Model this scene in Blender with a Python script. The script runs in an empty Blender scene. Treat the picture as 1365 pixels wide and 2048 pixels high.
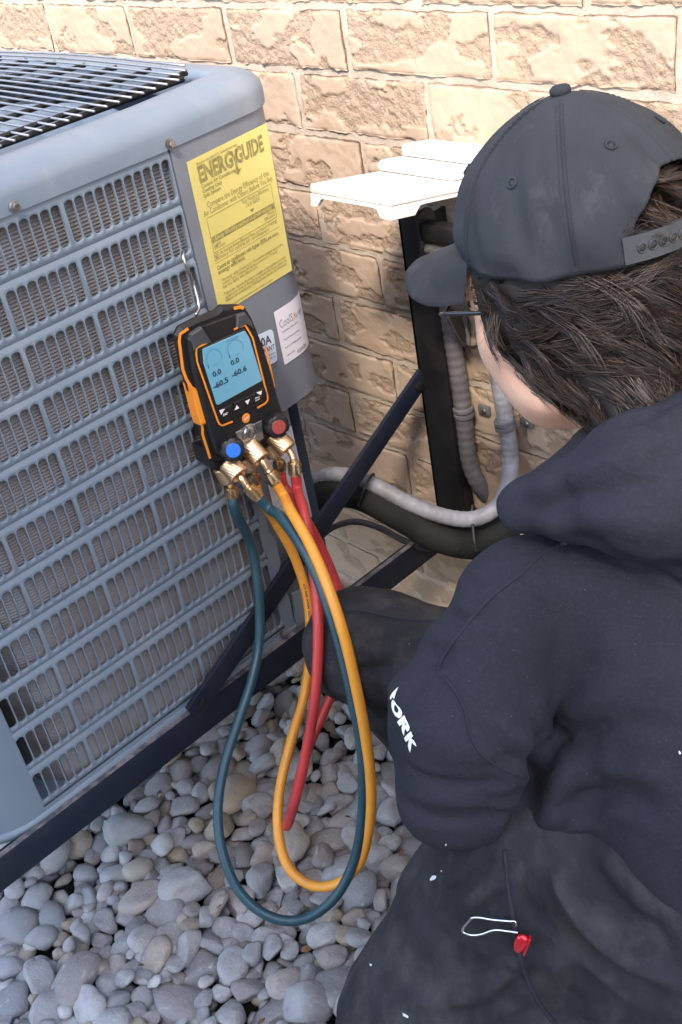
import bpy, bmesh, math, random
import numpy as np
from mathutils import Vector, Matrix
from mathutils.bvhtree import BVHTree
S = bpy.context.scene
COL = S.collection
random.seed(7); RNG = np.random.default_rng(11)
A = np.array

# ------------------------------------------------------------------ camera, sky, sun, exposure
YAW, PITCH, ROLL = (math.radians(v) for v in (-51.11495522, -33.55602069, -10.91453299))
FPX, PW, PH = 2233.747, 1365, 2048           # focal length in pixels of the photograph
CAM = A([1.08, -1.15, 1.42])
_d = A([math.sin(YAW)*math.cos(PITCH), math.cos(YAW)*math.cos(PITCH), math.sin(PITCH)])
_r = A([math.cos(YAW), -math.sin(YAW), 0.0]); _u = np.cross(_r, _d)
CR = math.cos(ROLL)*_r + math.sin(ROLL)*_u; CU = -math.sin(ROLL)*_r + math.cos(ROLL)*_u; CD = _d
cam = bpy.data.cameras.new('camera'); camo = bpy.data.objects.new('camera', cam); COL.objects.link(camo)
M4 = Matrix.Identity(4)
for i in range(3):
    M4[i][0], M4[i][1], M4[i][2], M4[i][3] = CR[i], CU[i], -CD[i], CAM[i]
camo.matrix_world = M4
cam.sensor_fit = 'VERTICAL'; cam.sensor_height = 36; cam.lens = 36*FPX/PH; cam.clip_start = .02; cam.clip_end = 200
S.camera = camo
SUN_DIR = A([0.45, -0.60, 0.74]); SUN_DIR = SUN_DIR/np.linalg.norm(SUN_DIR)     # from the scene to the sun
w = bpy.data.worlds.new('World'); S.world = w; w.use_nodes = True
nt = w.node_tree; bg = nt.nodes['Background']
sky = nt.nodes.new('ShaderNodeTexSky'); sky.sky_type = 'NISHITA'; sky.sun_disc = False
sky.sun_elevation = math.asin(SUN_DIR[2]); sky.sun_rotation = math.atan2(SUN_DIR[0], SUN_DIR[1])
sky.dust_density = 2.0; sky.air_density = 1.0; sky.ozone_density = 1.0
nt.links.new(sky.outputs[0], bg.inputs[0]); bg.inputs[1].default_value = 0.15
sl = bpy.data.lights.new('sun', 'SUN'); so = bpy.data.objects.new('sun', sl); COL.objects.link(so)
sl.energy = 1.95; sl.angle = math.radians(10); sl.color = (1, .89, .75)
so.rotation_euler = Vector(-SUN_DIR).to_track_quat('-Z', 'Y').to_euler(); so.location = (3, -4, 6)
S.view_settings.view_transform = 'Standard'; S.view_settings.look = 'None'
S.view_settings.exposure = 2.25; S.view_settings.gamma = 1.0; S.view_settings.use_curve_mapping = False

# ------------------------------------------------------------------ helpers
def ray(x, y): return CD + CR*(x-PW/2)/FPX - CU*(y-PH/2)/FPX
def onx(x, y, X=0.): v = ray(x, y); return CAM + v*(X-CAM[0])/v[0]
def ony(x, y, Y=0.): v = ray(x, y); return CAM + v*(Y-CAM[1])/v[1]
def onz(x, y, Z=0.): v = ray(x, y); return CAM + v*(Z-CAM[2])/v[2]
def P(x, y, dp): return CAM + ray(x, y)*dp
def px(p):
    q = A(p)-CAM; z = q@CD
    return PW/2+FPX*(q@CR)/z, PH/2-FPX*(q@CU)/z, z
ORG = {}
def root_of(o): return ORG[o.name]
def put(o, parent, org):
    COL.objects.link(o)
    if parent is not None:
        o.parent = parent; ORG[o.name] = root_of(parent); o.location = (0, 0, 0)
    else:
        ORG[o.name] = A(org, float); o.location = tuple(org)
    return o
def thing(name, label, cat, org, group=None):
    o = bpy.data.objects.new(name, None); o.empty_display_size = .05
    put(o, None, org); o['label'] = label; o['category'] = cat
    if group: o['group'] = group
    return o
def tag(o, label, cat, group=None):
    o['label'] = label; o['category'] = cat
    if group: o['group'] = group
    return o
def mk(name, V, F, mat, parent=None, org=(0, 0, 0), smooth=True, sharp=None):
    """ one mesh object from world coordinates """
    base = root_of(parent) if parent is not None else A(org, float)
    me = bpy.data.meshes.new(name)
    V = np.asarray(V, float).reshape(-1, 3) - base
    me.from_pydata(V.tolist(), [], [list(map(int, f)) for f in F])
    me.materials.append(mat)
    if smooth: me.polygons.foreach_set('use_smooth', [True]*len(me.polygons))
    if smooth and sharp: me.set_sharp_from_angle(angle=math.radians(sharp))
    me.update()
    return put(bpy.data.objects.new(name, me), parent, org)
class MB:
    def __init__(s): s.V = []; s.F = []; s.n = 0
    def add(s, V, F):
        V = np.asarray(V, float).reshape(-1, 3)
        s.F += [[int(i)+s.n for i in f] for f in F]; s.V.append(V); s.n += len(V); return s
    def build(s, name, mat, parent=None, org=(0, 0, 0), smooth=True, sharp=40):
        return mk(name, np.concatenate(s.V), s.F, mat, parent, org, smooth, sharp)
def box(c0, c1, bev=0.0):
    """ axis aligned box with chamfered edges """
    lo = np.minimum(c0, c1); hi = np.maximum(c0, c1)
    bm = bmesh.new(); bmesh.ops.create_cube(bm, size=1)
    for v in bm.verts: v.co = Vector([lo[i] + (v.co[i]+.5)*(hi[i]-lo[i]) for i in range(3)])
    if bev > 0: bmesh.ops.bevel(bm, geom=bm.edges[:], offset=bev, segments=2, affect='EDGES', profile=.5)
    V = [tuple(v.co) for v in bm.verts]; bm.verts.index_update(); F = [[v.index for v in f.verts] for f in bm.faces]; bm.free()
    return V, F
def obox(c, ax, half, bev=0.0):
    V, F = box(-A(half), A(half), bev); V = A(V); ax = [A(a, float) for a in ax]
    return A(c)+V[:, :1]*ax[0]+V[:, 1:2]*ax[1]+V[:, 2:3]*ax[2], F
def nrm(v): v = A(v, float); return v/np.linalg.norm(v)
def spline(pts, n=12):
    """ Catmull-Rom through points (any dimension) """
    p = A(pts, float); p = np.vstack([2*p[0]-p[1], p, 2*p[-1]-p[-2]]); out = []
    for i in range(1, len(p)-2):
        t = np.linspace(0, 1, n, endpoint=False)[:, None]
        a, b, c, d = p[i-1], p[i], p[i+1], p[i+2]
        out.append(.5*((2*b)+(-a+c)*t+(2*a-5*b+4*c-d)*t**2+(-a+3*b-3*c+d)*t**3))
    out.append(p[-2][None]); return np.vstack(out)
def tube(pts, r, n=12, cap=True, closed=False, flat=1.0):
    p = A(pts, float); m = len(p); r = np.broadcast_to(A(r, float), (m,))
    T = np.gradient(p, axis=0) if not closed else np.roll(p, -1, 0)-np.roll(p, 1, 0)
    T /= np.linalg.norm(T, axis=1)[:, None]+1e-12
    up = A([0, 0, 1.]) if abs(T[0][2]) < .9 else A([1., 0, 0]); N = np.cross(up, T[0]); N /= np.linalg.norm(N); V = []
    for i in range(m):
        N = N - T[i]*(N@T[i]); N /= np.linalg.norm(N); B = np.cross(T[i], N)
        a = np.linspace(0, 2*math.pi, n, endpoint=False)
        V.append(p[i]+r[i]*(np.cos(a)[:, None]*N+flat*np.sin(a)[:, None]*B))
    F = []
    for i in range(m if closed else m-1):
        j = (i+1) % m
        for k in range(n): k2 = (k+1) % n; F.append([i*n+k, i*n+k2, j*n+k2, j*n+k])
    if cap and not closed: F.append(list(range(n))[::-1]); F.append([(m-1)*n+k for k in range(n)])
    return np.vstack(V), F
def lathe(prof, o, axis, n=24, capa=True, capb=True, mod=None):
    """ prof: list of (along, radius); mod(angle, i) multiplies radius """
    ax = nrm(axis); t = A([0, 0, 1.]) if abs(ax[2]) < .9 else A([1., 0, 0]); N = nrm(np.cross(t, ax)); B = np.cross(ax, N)
    V = []; a = np.linspace(0, 2*math.pi, n, endpoint=False)
    for i, (h, r) in enumerate(prof):
        rr = r*(A([mod(x, i) for x in a]) if mod else np.ones(n))
        V.append(A(o)+ax*h+rr[:, None]*(np.cos(a)[:, None]*N+np.sin(a)[:, None]*B))
    F = []
    for i in range(len(prof)-1):
        for k in range(n): k2 = (k+1) % n; F.append([i*n+k, i*n+k2, (i+1)*n+k2, (i+1)*n+k])
    if capa: F.append(list(range(n))[::-1])
    if capb: F.append([(len(prof)-1)*n+k for k in range(n)])
    return np.vstack(V), F
def prism(poly, vec):
    """ polygon (3D points) extruded along vec """
    p = A(poly, float); n = len(p); V = np.vstack([p, p+A(vec)])
    F = [list(range(n)), [n+i for i in range(n)][::-1]]+[[i, n+i, n+(i+1) % n, (i+1) % n] for i in range(n)]
    return V, F
def grid(fn, us, vs, closed_u=False):
    V = [fn(u, v) for v in vs for u in us]; nu = len(us); F = []
    for j in range(len(vs)-1):
        for i in range(nu if closed_u else nu-1):
            i2 = (i+1) % nu; F.append([j*nu+i, j*nu+i2, (j+1)*nu+i2, (j+1)*nu+i])
    return A(V), F
# noise in numpy
def _h(ix, iy, iz, s):
    h = (ix.astype(np.int64)*374761393 + iy.astype(np.int64)*668265263 + iz.astype(np.int64)*1274126177 + s*974711) & 0xffffffff
    h = ((h ^ (h >> 13))*1103515245) & 0xffffffff; h = ((h ^ (h >> 16))*2654435761) & 0xffffffff
    return ((h >> 8) & 0xffff)/65535.0*2-1
def vnoise(p, s=0):
    p = np.asarray(p, float); f = np.floor(p); t = p-f; t = t*t*t*(t*(t*6-15)+10); i = f.astype(np.int64); out = 0
    for dx in (0, 1):
        for dy in (0, 1):
            for dz in (0, 1):
                wgt = (t[..., 0] if dx else 1-t[..., 0])*(t[..., 1] if dy else 1-t[..., 1])*(t[..., 2] if dz else 1-t[..., 2])
                out = out + wgt*_h(i[..., 0]+dx, i[..., 1]+dy, i[..., 2]+dz, s)
    return out
def fbm(p, s=0, o=4):
    a = 1; out = 0; q = np.asarray(p, float)
    for k in range(o): out = out + a*vnoise(q, s+k*17); q = q*2.03+5.1; a *= .5
    return out
# signed distance bodies
def sd_cap(X, a, b, ra, rb):
    a = A(a, float); b = A(b, float); ba = b-a
    t = np.clip(((X-a)@ba)/(ba@ba), 0, 1)
    return np.linalg.norm(X-a-t[..., None]*ba, axis=-1)-(ra+(rb-ra)*t)
def sd_ell(X, c, ax, rad):
    q = np.stack([(X-A(c))@A(v, float) for v in ax], -1)/A(rad, float)
    l = np.linalg.norm(q, axis=-1); return (l-1)*min(rad)*(.35+.65*np.clip(l, .3, 1.4)) if False else (l-1)*(np.prod(rad)**(1/3))
def smin(a, b, k):
    h = np.clip(.5+.5*(b-a)/k, 0, 1); return b*(1-h)+a*h-k*h*(1-h)
def nets(f, lo, hi, res):
    lo = A(lo, float); n = np.ceil((A(hi)-lo)/res).astype(int)+1
    gx, gy, gz = [lo[i]+res*np.arange(n[i]) for i in range(3)]
    val = np.empty(n, np.float32)
    for i0 in range(0, n[0], 24):
        X = np.stack(np.meshgrid(gx[i0:i0+24], gy, gz, indexing='ij'), -1); val[i0:i0+24] = f(X)
    ins = val < 0; c = tuple(s-1 for s in n)
    acc = np.zeros(c+(3,), np.float32); cnt = np.zeros(c, np.float32)
    for ax in range(3):
        o = [k for k in range(3) if k != ax]
        for u in (0, 1):
            for v in (0, 1):
                s0 = [None]*3; s1 = [None]*3
                s0[ax] = slice(0, c[ax]); s1[ax] = slice(1, c[ax]+1)
                s0[o[0]] = s1[o[0]] = slice(u, u+c[o[0]]); s0[o[1]] = s1[o[1]] = slice(v, v+c[o[1]])
                a = val[tuple(s0)]; b = val[tuple(s1)]; m = (a < 0) != (b < 0)
                t = np.where(m, a/np.where(m, a-b, 1), 0)
                acc[..., ax] += np.where(m, t, 0); acc[..., o[0]] += m*u; acc[..., o[1]] += m*v; cnt += m
    act = cnt > 0; idx = -np.ones(c, np.int64); idx[act] = np.arange(act.sum())
    ijk = np.argwhere(act); V = lo+res*(ijk+acc[act]/cnt[act][:, None]); F = []
    for ax in range(3):
        o = [(ax+1) % 3, (ax+2) % 3]
        s0 = [slice(None)]*3; s1 = [slice(None)]*3; s0[ax] = slice(0, n[ax]-1); s1[ax] = slice(1, n[ax])
        a = ins[tuple(s0)]; b = ins[tuple(s1)]; e = np.argwhere(a != b)
        ok = np.all([(e[:, k] > 0) & (e[:, k] < n[k]-1) for k in o], axis=0); e = e[ok]
        fl = a[tuple(e.T)]; q = []
        for du, dv in ((1, 1), (0, 1), (0, 0), (1, 0)):
            ee = e.copy(); ee[:, o[0]] -= du; ee[:, o[1]] -= dv; q.append(idx[tuple(ee.T)])
        q = np.stack(q, 1); q[~fl] = q[~fl][:, ::-1]; F.append(q)
    return V, np.vstack(F)
def relax(V, F, it=3, lam=.5):
    V = V.copy(); F = A(F); n = len(V)
    e = np.vstack([F[:, [0, 1]], F[:, [1, 2]], F[:, [2, 3]], F[:, [3, 0]]]); e = np.vstack([e, e[:, ::-1]])
    deg = np.bincount(e[:, 0], minlength=n)[:, None]
    for _ in range(it):
        s = np.stack([np.bincount(e[:, 0], V[e[:, 1], k], n) for k in range(3)], 1); V += lam*(s/np.maximum(deg, 1)-V)
    return V
def vnormals(V, F):
    F = A(F); nn = np.cross(V[F[:, 2]]-V[F[:, 0]], V[F[:, 3]]-V[F[:, 1]]); N = np.zeros_like(V)
    for k in range(4): np.add.at(N, F[:, k], nn)
    return N/(np.linalg.norm(N, axis=1)[:, None]+1e-12)

# ------------------------------------------------------------------ materials
def mat(name, col, rough=.6, metal=0., col2=None, ns=20., nd=5., mix=(.4, .6), bump=None, rvar=0., ior=None, spec=None, island=None, coat=None, attr=None, emit=None, dust=None):
    m = bpy.data.materials.new(name); m.use_nodes = True; t = m.node_tree; b = t.nodes['Principled BSDF']
    L = t.links.new; N = t.nodes.new
    b.inputs['Roughness'].default_value = rough; b.inputs['Metallic'].default_value = metal
    if spec is not None: b.inputs['Specular IOR Level'].default_value = spec
    if coat: b.inputs['Coat Weight'].default_value = coat; b.inputs['Coat Roughness'].default_value = .15
    b.inputs['Base Color'].default_value = (*col, 1)
    tc = N('ShaderNodeTexCoord'); oi = N('ShaderNodeObjectInfo')
    vm = N('ShaderNodeVectorMath'); vm.operation = 'MULTIPLY_ADD'
    cmb = N('ShaderNodeCombineXYZ')
    for k in range(3): L(oi.outputs['Random'], cmb.inputs[k])
    L(cmb.outputs[0], vm.inputs[0]); vm.inputs[1].default_value = (13, 7, 5); L(tc.outputs['Object'], vm.inputs[2])
    vec = vm.outputs[0]; cur = None
    def noise(sc, de=5., vv=None, ro=.55):
        n = N('ShaderNodeTexNoise'); n.inputs['Scale'].default_value = sc; n.inputs['Detail'].default_value = de; n.inputs['Roughness'].default_value = ro
        L(vv or vec, n.inputs['Vector']); return n.outputs[0]
    def ramp(f, a, c):
        r = N('ShaderNodeMapRange'); r.inputs[1].default_value = a; r.inputs[2].default_value = c; L(f, r.inputs[0]); return r.outputs[0]
    def mixc(f, c1, c2, mode='MIX'):
        x = N('ShaderNodeMix'); x.data_type = 'RGBA'; x.blend_type = mode
        if hasattr(f, 'node'): L(f, x.inputs[0])
        else: x.inputs[0].default_value = f
        for s, c in ((6, c1), (7, c2)):
            if hasattr(c, 'node'): L(c, x.inputs[s])
            else: x.inputs[s].default_value = (*c, 1)
        return x.outputs[2]
    if island:
        g = N('ShaderNodeNewGeometry'); ad = N('ShaderNodeMath'); ad.operation = 'ADD'; L(g.outputs['Random Per Island'], ad.inputs[0]); L(oi.outputs['Random'], ad.inputs[1])
        fr = N('ShaderNodeMath'); fr.operation = 'FRACT'; L(ad.outputs[0], fr.inputs[0])
        cr = N('ShaderNodeValToRGB'); cr.color_ramp.interpolation = 'LINEAR'; el = cr.color_ramp.elements
        while len(el) < len(island): el.new(.5)
        for e, (ps, c) in zip(el, island): e.position = ps; e.color = (*c, 1)
        L(fr.outputs[0], cr.inputs[0]); cur = cr.outputs[0]
    if col2 is not None:
        f = ramp(noise(ns, nd), *mix); cur = mixc(f, cur if cur is not None else col, col2)
    if attr:
        an = N('ShaderNodeAttribute'); an.attribute_name = attr[0]; cur = mixc(an.outputs['Fac'], cur if cur is not None else col, attr[1])
    if dust:
        dc, ds, d0, d1, stretch = dust
        sv_ = N('ShaderNodeVectorMath'); sv_.operation = 'MULTIPLY'; sv_.inputs[1].default_value = stretch; L(vec, sv_.outputs[0].node.inputs[0])
        cur = mixc(ramp(noise(ds, 6., sv_.outputs[0], .65), d0, d1), cur if cur is not None else col, dc)
    if cur is not None: L(cur, b.inputs['Base Color'])
    if rvar: 
        rr = N('ShaderNodeMapRange'); rr.inputs[3].default_value = rough-rvar; rr.inputs[4].default_value = rough+rvar; L(noise(ns*2.3, 4), rr.inputs[0]); L(rr.outputs[0], b.inputs['Roughness'])
    if bump:
        prev = None
        for sc, st, dist in bump:
            bp = N('ShaderNodeBump'); bp.inputs['Strength'].default_value = st; bp.inputs['Distance'].default_value = dist
            L(noise(sc, 6, ro=.6), bp.inputs['Height'])
            if attr:
                am_ = N('ShaderNodeMapRange'); am_.inputs[3].default_value = st*.18; am_.inputs[4].default_value = min(1, st*1.5); L(an.outputs['Fac'], am_.inputs[0]); L(am_.outputs[0], bp.inputs['Strength'])
            if prev: L(prev, bp.inputs['Normal'])
            prev = bp.outputs[0]
        L(prev, b.inputs['Normal'])
    if emit: b.inputs['Emission Color'].default_value = (*emit[0], 1); b.inputs['Emission Strength'].default_value = emit[1]
    m['vec'] = 0
    return m
BRICK = mat('brick_clay', (.49, .37, .275), .9, col2=(.43, .305, .215), ns=9, mix=(.35, .7), bump=[(70, .5, .004), (230, .8, .003)], attr=('torn', (.405, .295, .21)))
MORTAR = mat('mortar', (.52, .43, .35), .95, col2=(.45, .37, .30), ns=25, bump=[(90, .6, .003), (400, .5, .0015)])
PARGE = mat('parging', (.42, .36, .29), .95, col2=(.29, .26, .20), ns=7, bump=[(14, .6, .02), (120, .5, .003)])
PAINT = mat('grey_paint', (.178, .220, .268), .42, col2=(.152, .190, .236), ns=14, mix=(.3, .75), bump=[(220, .06, .001)], rvar=.08, dust=((.29, .29, .29), 9, .55, .95, (1, 1, .35)))
PAINT2 = mat('panel_paint', (.165, .18, .21), .45, col2=(.145, .155, .18), ns=10, bump=[(220, .06, .001)], rvar=.08, dust=((.24, .24, .245), 16, .52, .9, (1, 1, .12)))
COIL = mat('coil_fins', (.195, .185, .185), .6, col2=(.15, .12, .105), ns=16, mix=(.35, .7), bump=[(300, .4, .001)])
DARK = mat('dark_inside', (.02, .021, .024), .8)
WIRE = mat('grille_wire', (.36, .36, .38), .48, .7, col2=(.10, .10, .105), ns=40, mix=(.55, .85))
BLACKM = mat('black_bracket', (.009, .009, .010), .5, col2=(.016, .015, .015), spec=.3, ns=30, bump=[(150, .15, .001)], rvar=.1)
NAVYM = mat('navy_black_steel', (.008, .012, .026), .55, col2=(.014, .017, .028), spec=.3, ns=18, bump=[(120, .2, .001)], rvar=.1)
WORN = mat('worn_edge', (.20, .17, .17), .6, col2=(.06, .06, .07), ns=60)
SCREW = mat('screw_metal', (.40, .40, .42), .35, .85, col2=(.2, .17, .15), ns=90)
YELLOW = mat('yellow_sticker', (.62, .53, .165), .5, col2=(.55, .47, .145), ns=8, bump=[(60, .05, .001)])
YINK = mat('sticker_ink', (.20, .175, .06), .6, col2=(.42, .36, .085), ns=160, mix=(.4, .8))
WHITEP = mat('white_sticker', (.74, .71, .76), .5, col2=(.68, .65, .69), ns=15)
BLUEP = mat('pale_blue_sticker', (.55, .62, .72), .5)
INK = mat('black_ink', (.03, .03, .035), .6)
INKG = mat('grey_ink', (.25, .25, .27), .6)
INKO = mat('orange_ink', (.75, .25, .06), .6)
INKB = mat('blue_ink', (.08, .40, .55), .6)
PLASTIC = mat('white_cover', (.80, .77, .74), .45, col2=(.76, .72, .69), ns=5)
CONDUIT = mat('grey_conduit', (.135, .127, .13), .5, col2=(.11, .10, .105), ns=20, bump=[(80, .15, .002)])
CONDUIT2 = mat('pale_conduit', (.31, .31, .33), .5, col2=(.22, .21, .22), ns=30, bump=[(80, .2, .002)])
INSUL = mat('pipe_insulation', (.014, .015, .0145), .8, spec=.2, col2=(.026, .026, .022), ns=12, bump=[(40, .3, .004), (250, .3, .001)])
CABLE = mat('black_cable', (.035, .033, .036), .5, col2=(.07, .06, .055), ns=40)
CAULK = mat('tan_caulk', (.40, .28, .19), .85, bump=[(60, .5, .004)])
RUBBER = mat('device_rubber', (.012, .0125, .014), .42, bump=[(500, .12, .0006)], rvar=.06)
GREYDEV = mat('device_grey', (.055, .057, .063), .4)
ORANGE = mat('orange_trim', (.80, .27, .03), .4)
LCD = mat('lcd_blue', (.10, .25, .35), .15, col2=(.12, .29, .39), ns=9, coat=.4, emit=((.10, .28, .38), .10))
LCDINK = mat('lcd_digit', (.02, .05, .075), .4)
LCDPALE = mat('lcd_pale_line', (.05, .18, .27), .4)
WINK = mat('white_print', (.8, .8, .8), .5)
STEEL = mat('polished_plate', (.55, .55, .57), .3, .9, col2=(.45, .45, .47), ns=30)
GLASSB = mat('sight_glass', (.32, .31, .30), .08, .75, coat=.6)
BRASS = mat('brass', (.76, .56, .33), .28, 1., col2=(.66, .46, .25), ns=60, rvar=.08)
BRASSD = mat('brass_knurl', (.78, .56, .36), .38, 1.)
KBLUE = mat('blue_cap', (.012, .15, .62), .4)
KRED = mat('red_cap', (.30, .055, .045), .45)
HTEAL = mat('teal_hose', (.015, .055, .078), .4, col2=(.020, .066, .092), ns=12, bump=[(200, .12, .001)], dust=((.05, .085, .10), 22, .58, .8, (1, 1, .5)), rvar=.1)
HYEL = mat('yellow_hose', (.72, .31, .035), .42, col2=(.62, .24, .02), ns=12, mix=(.45, .75), bump=[(200, .12, .001)], dust=((.42, .22, .06), 22, .58, .8, (1, 1, .5)), rvar=.1)
HRED = mat('red_hose', (.50, .045, .045), .42, col2=(.38, .035, .035), ns=10, bump=[(200, .12, .001)], dust=((.30, .07, .06), 22, .58, .8, (1, 1, .5)), rvar=.1)
STONE_RAMP = [(0, (.23, .235, .25)), (.10, (.33, .335, .345)), (.20, (.38, .375, .38)), (.30, (.25, .225, .22)), (.40, (.33, .335, .345)), (.50, (.44, .435, .43)), (.58, (.34, .285, .26)), (.66, (.39, .33, .235)), (.72, (.31, .315, .33)), (.80, (.37, .37, .38)), (.88, (.16, .145, .14)), (.94, (.36, .305, .23)), (1, (.32, .325, .34))]
STONE = mat('river_stone', (.3, .3, .32), .72, col2=(.22, .21, .22), ns=38, mix=(.45, .9), bump=[(45, .3, .004), (170, .5, .0022)], dust=((.46, .45, .44), 55, .62, .8, (1, 1.6, .6)), island=STONE_RAMP, rvar=.1)
STONE1 = mat('river_stone_large', (.3, .3, .32), .72, col2=(.22, .21, .22), ns=1.6, mix=(.42, .85), bump=[(1.3, .5, .006), (7, .6, .003), (22, .5, .0012)], dust=((.47, .46, .45), 2.6, .58, .78, (1, 1.8, .6)), island=STONE_RAMP, rvar=.1)
SOIL = mat('dark_soil', (.05, .045, .04), 1., col2=(.03, .035, .025), ns=30, bump=[(60, .8, .01)])
COTTON = mat('hoodie_cotton', (.027, .0275, .037), .95, col2=(.021, .0215, .029), ns=9, mix=(.3, .7), bump=[(70, .25, .004), (300, .6, .002)], dust=((.037, .037, .050), 260, .50, .82, (1, 1, 1)), spec=.2)
CANVAS = mat('trouser_cotton', (.027, .0275, .032), .9, col2=(.018, .0185, .022), ns=12, bump=[(60, .3, .005), (300, .6, .002)], dust=((.085, .079, .074), 17, .47, .95, (1.5, 1.5, .5)), spec=.25)
CAPCLOTH = mat('cap_twill', (.031, .0345, .041), .85, col2=(.022, .025, .030), ns=16, mix=(.3, .7), bump=[(500, .45, .0010), (40, .2, .004)], dust=((.06, .063, .07), 30, .58, .8, (1, 1, .3)), spec=.25)
CAPPLAST = mat('cap_strap_plastic', (.045, .048, .055), .5)
SKIN = mat('skin', (.86, .54, .39), .5, col2=(.80, .46, .32), ns=30, bump=[(400, .15, .0006)])
SKIN.node_tree.nodes['Principled BSDF'].inputs['Subsurface Weight'].default_value = .12
SKIN.node_tree.nodes['Principled BSDF'].inputs['Subsurface Radius'].default_value = (.012, .005, .003)
HAIRB = mat('hair_base', (.010, .007, .006), .7)
HAIR = mat('hair_strand', (.05, .032, .024), .30, island=[(0, (.010, .007, .006)), (.35, (.024, .015, .011)), (.7, (.055, .034, .024)), (.92, (.095, .060, .043)), (1, (.15, .105, .08))], spec=.6)
FRAMEB = mat('glasses_frame', (.015, .015, .018), .25, coat=.5)
THREAD = mat('seam_thread', (.016, .016, .026), .9)
DUST = mat('dust_mark', (.12, .105, .095), .95)
WSPECK = mat('white_paint_speck', (.6, .6, .62), .8)
REDP = mat('red_anodised', (.55, .012, .02), .25, .35, coat=.5)
CHROME = mat('chrome_wire', (.7, .7, .72), .18, 1.)
LENS = bpy.data.materials.new('lens'); LENS.use_nodes = True
_n = LENS.node_tree; _b = _n.nodes['Principled BSDF']; _b.inputs['Transmission Weight'].default_value = 1; _b.inputs['Roughness'].default_value = .02; _b.inputs['IOR'].default_value = 1.03; _b.inputs['Base Color'].default_value = (.86, .84, .80, 1)
SIDING = mat('house_siding', (.42, .36, .30), .85, col2=(.36, .31, .26), ns=4, bump=[(30, .4, .01)])
ROOFM = mat('roof_shingle', (.06, .055, .05), .9, bump=[(25, .5, .01)])

# ================================================================== SETTING
ground = mk('ground', *box((-6, -7, -.3), (6, -.001, -.07)), SOIL, None, (0, -1, -.07), smooth=False); ground['kind'] = 'structure'

# ---- brick wall: every brick a part
wall = thing('brick_wall', 'tan rough faced brick wall with pale mortar joints behind the grey air conditioner', 'brick wall', (0, 0, 0))
BZ = 1.42-1.15*.3243; CH = 1.15*.0795; BL = 1.15*.2285; JT = .0105
MU, MVv = np.meshgrid(np.linspace(-1.7, 1.05, 276), np.linspace(-.1, 1.66, 177)); MQ = np.stack([MU, 0*MU+1, MVv], -1)
MV = np.stack([MU, .0031-.0010*vnoise(MQ*55, 6)-.0010*vnoise(MQ*12, 7), MVv], -1).reshape(-1, 3); MF = [[j*276+i, j*276+i+1, j*276+i+277, j*276+i+276] for j in range(176) for i in range(275)]
mk('mortar', MV, MF, MORTAR, wall)
mk('wall_core', *box((-3.2, .0085, -.1), (2.6, .2, 2.6)), MORTAR, wall)
def brick_mesh(L, H, seed):
    rg = np.random.default_rng(seed); nu = max(10, int(L/.0026)); nv = 31
    us = np.linspace(-L/2, L/2, nu); vs = np.linspace(-H/2, H/2, nv)
    U, Vv = np.meshgrid(us, vs); Q = np.stack([U, Vv, np.zeros_like(U)], -1)
    # flaked patches: a few blobs, mostly towards the edges
    m = fbm(Q*A([19, 30, 1])+seed*3.1, seed, 5)*1.0 - .42
    for _ in range(rg.integers(2, 5)):
        c = A([rg.uniform(-L/2, L/2), rg.choice([-1, 1])*rg.uniform(.1, 1)*H/2]); rr = A([rg.uniform(.02, .06), rg.uniform(.012, .03)])
        m += 1.15*np.exp(-(((U-c[0])/rr[0])**2+((Vv-c[1])/rr[1])**2))
    torn = np.clip((m+.02)*15, 0, 1)
    rough = np.clip(fbm(Q*120+seed, seed+5, 4), -1.1, 1.05)
    y = -.0006*fbm(Q*26, seed+2, 2) + torn*(.0010+.0012*rough) - (1-torn)*(.0012+.0004*rough)
    ed = np.minimum(np.minimum(U+L/2, L/2-U), np.minimum(Vv+H/2, H/2-Vv))
    y += .0042*np.exp(-np.clip(ed, 0, 1)/.0018)*(.6+.5*fbm(Q*60, seed+9, 2))
    jit = .0016*fbm(Q*45+9, seed+3, 3)*np.exp(-ed/.006)
    V = np.stack([U*(1+jit/L*2), y, Vv+jit], -1).reshape(-1, 3); F = []
    for j in range(nv-1):
        for i in range(nu-1): F.append([j*nu+i, j*nu+i+1, (j+1)*nu+i+1, (j+1)*nu+i])
    b = [j*nu for j in range(nv)][::-1]+list(range(1, nu))+[j*nu+nu-1 for j in range(1, nv)]+[(nv-1)*nu+i for i in range(nu-2, 0, -1)]
    n0 = len(V); V = np.vstack([V, V[b]*A([1, 0, 1])+A([0, .03, 0])])
    for k in range(len(b)): k2 = (k+1) % len(b); F.append([b[k], b[k2], n0+k2, n0+k])
    me = bpy.data.meshes.new('brick'); me.from_pydata(V.tolist(), [], F); me.materials.append(BRICK)
    me.polygons.foreach_set('use_smooth', [True]*len(me.polygons))
    at = me.attributes.new('torn', 'FLOAT', 'POINT'); tv = np.zeros(len(V), np.float32); tv[:n0] = torn.reshape(-1); at.data.foreach_set('value', tv)
    me.update(); return me
BM = [brick_mesh(BL-JT, CH-JT, 20+k) for k in range(14)]
k = 0
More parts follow.
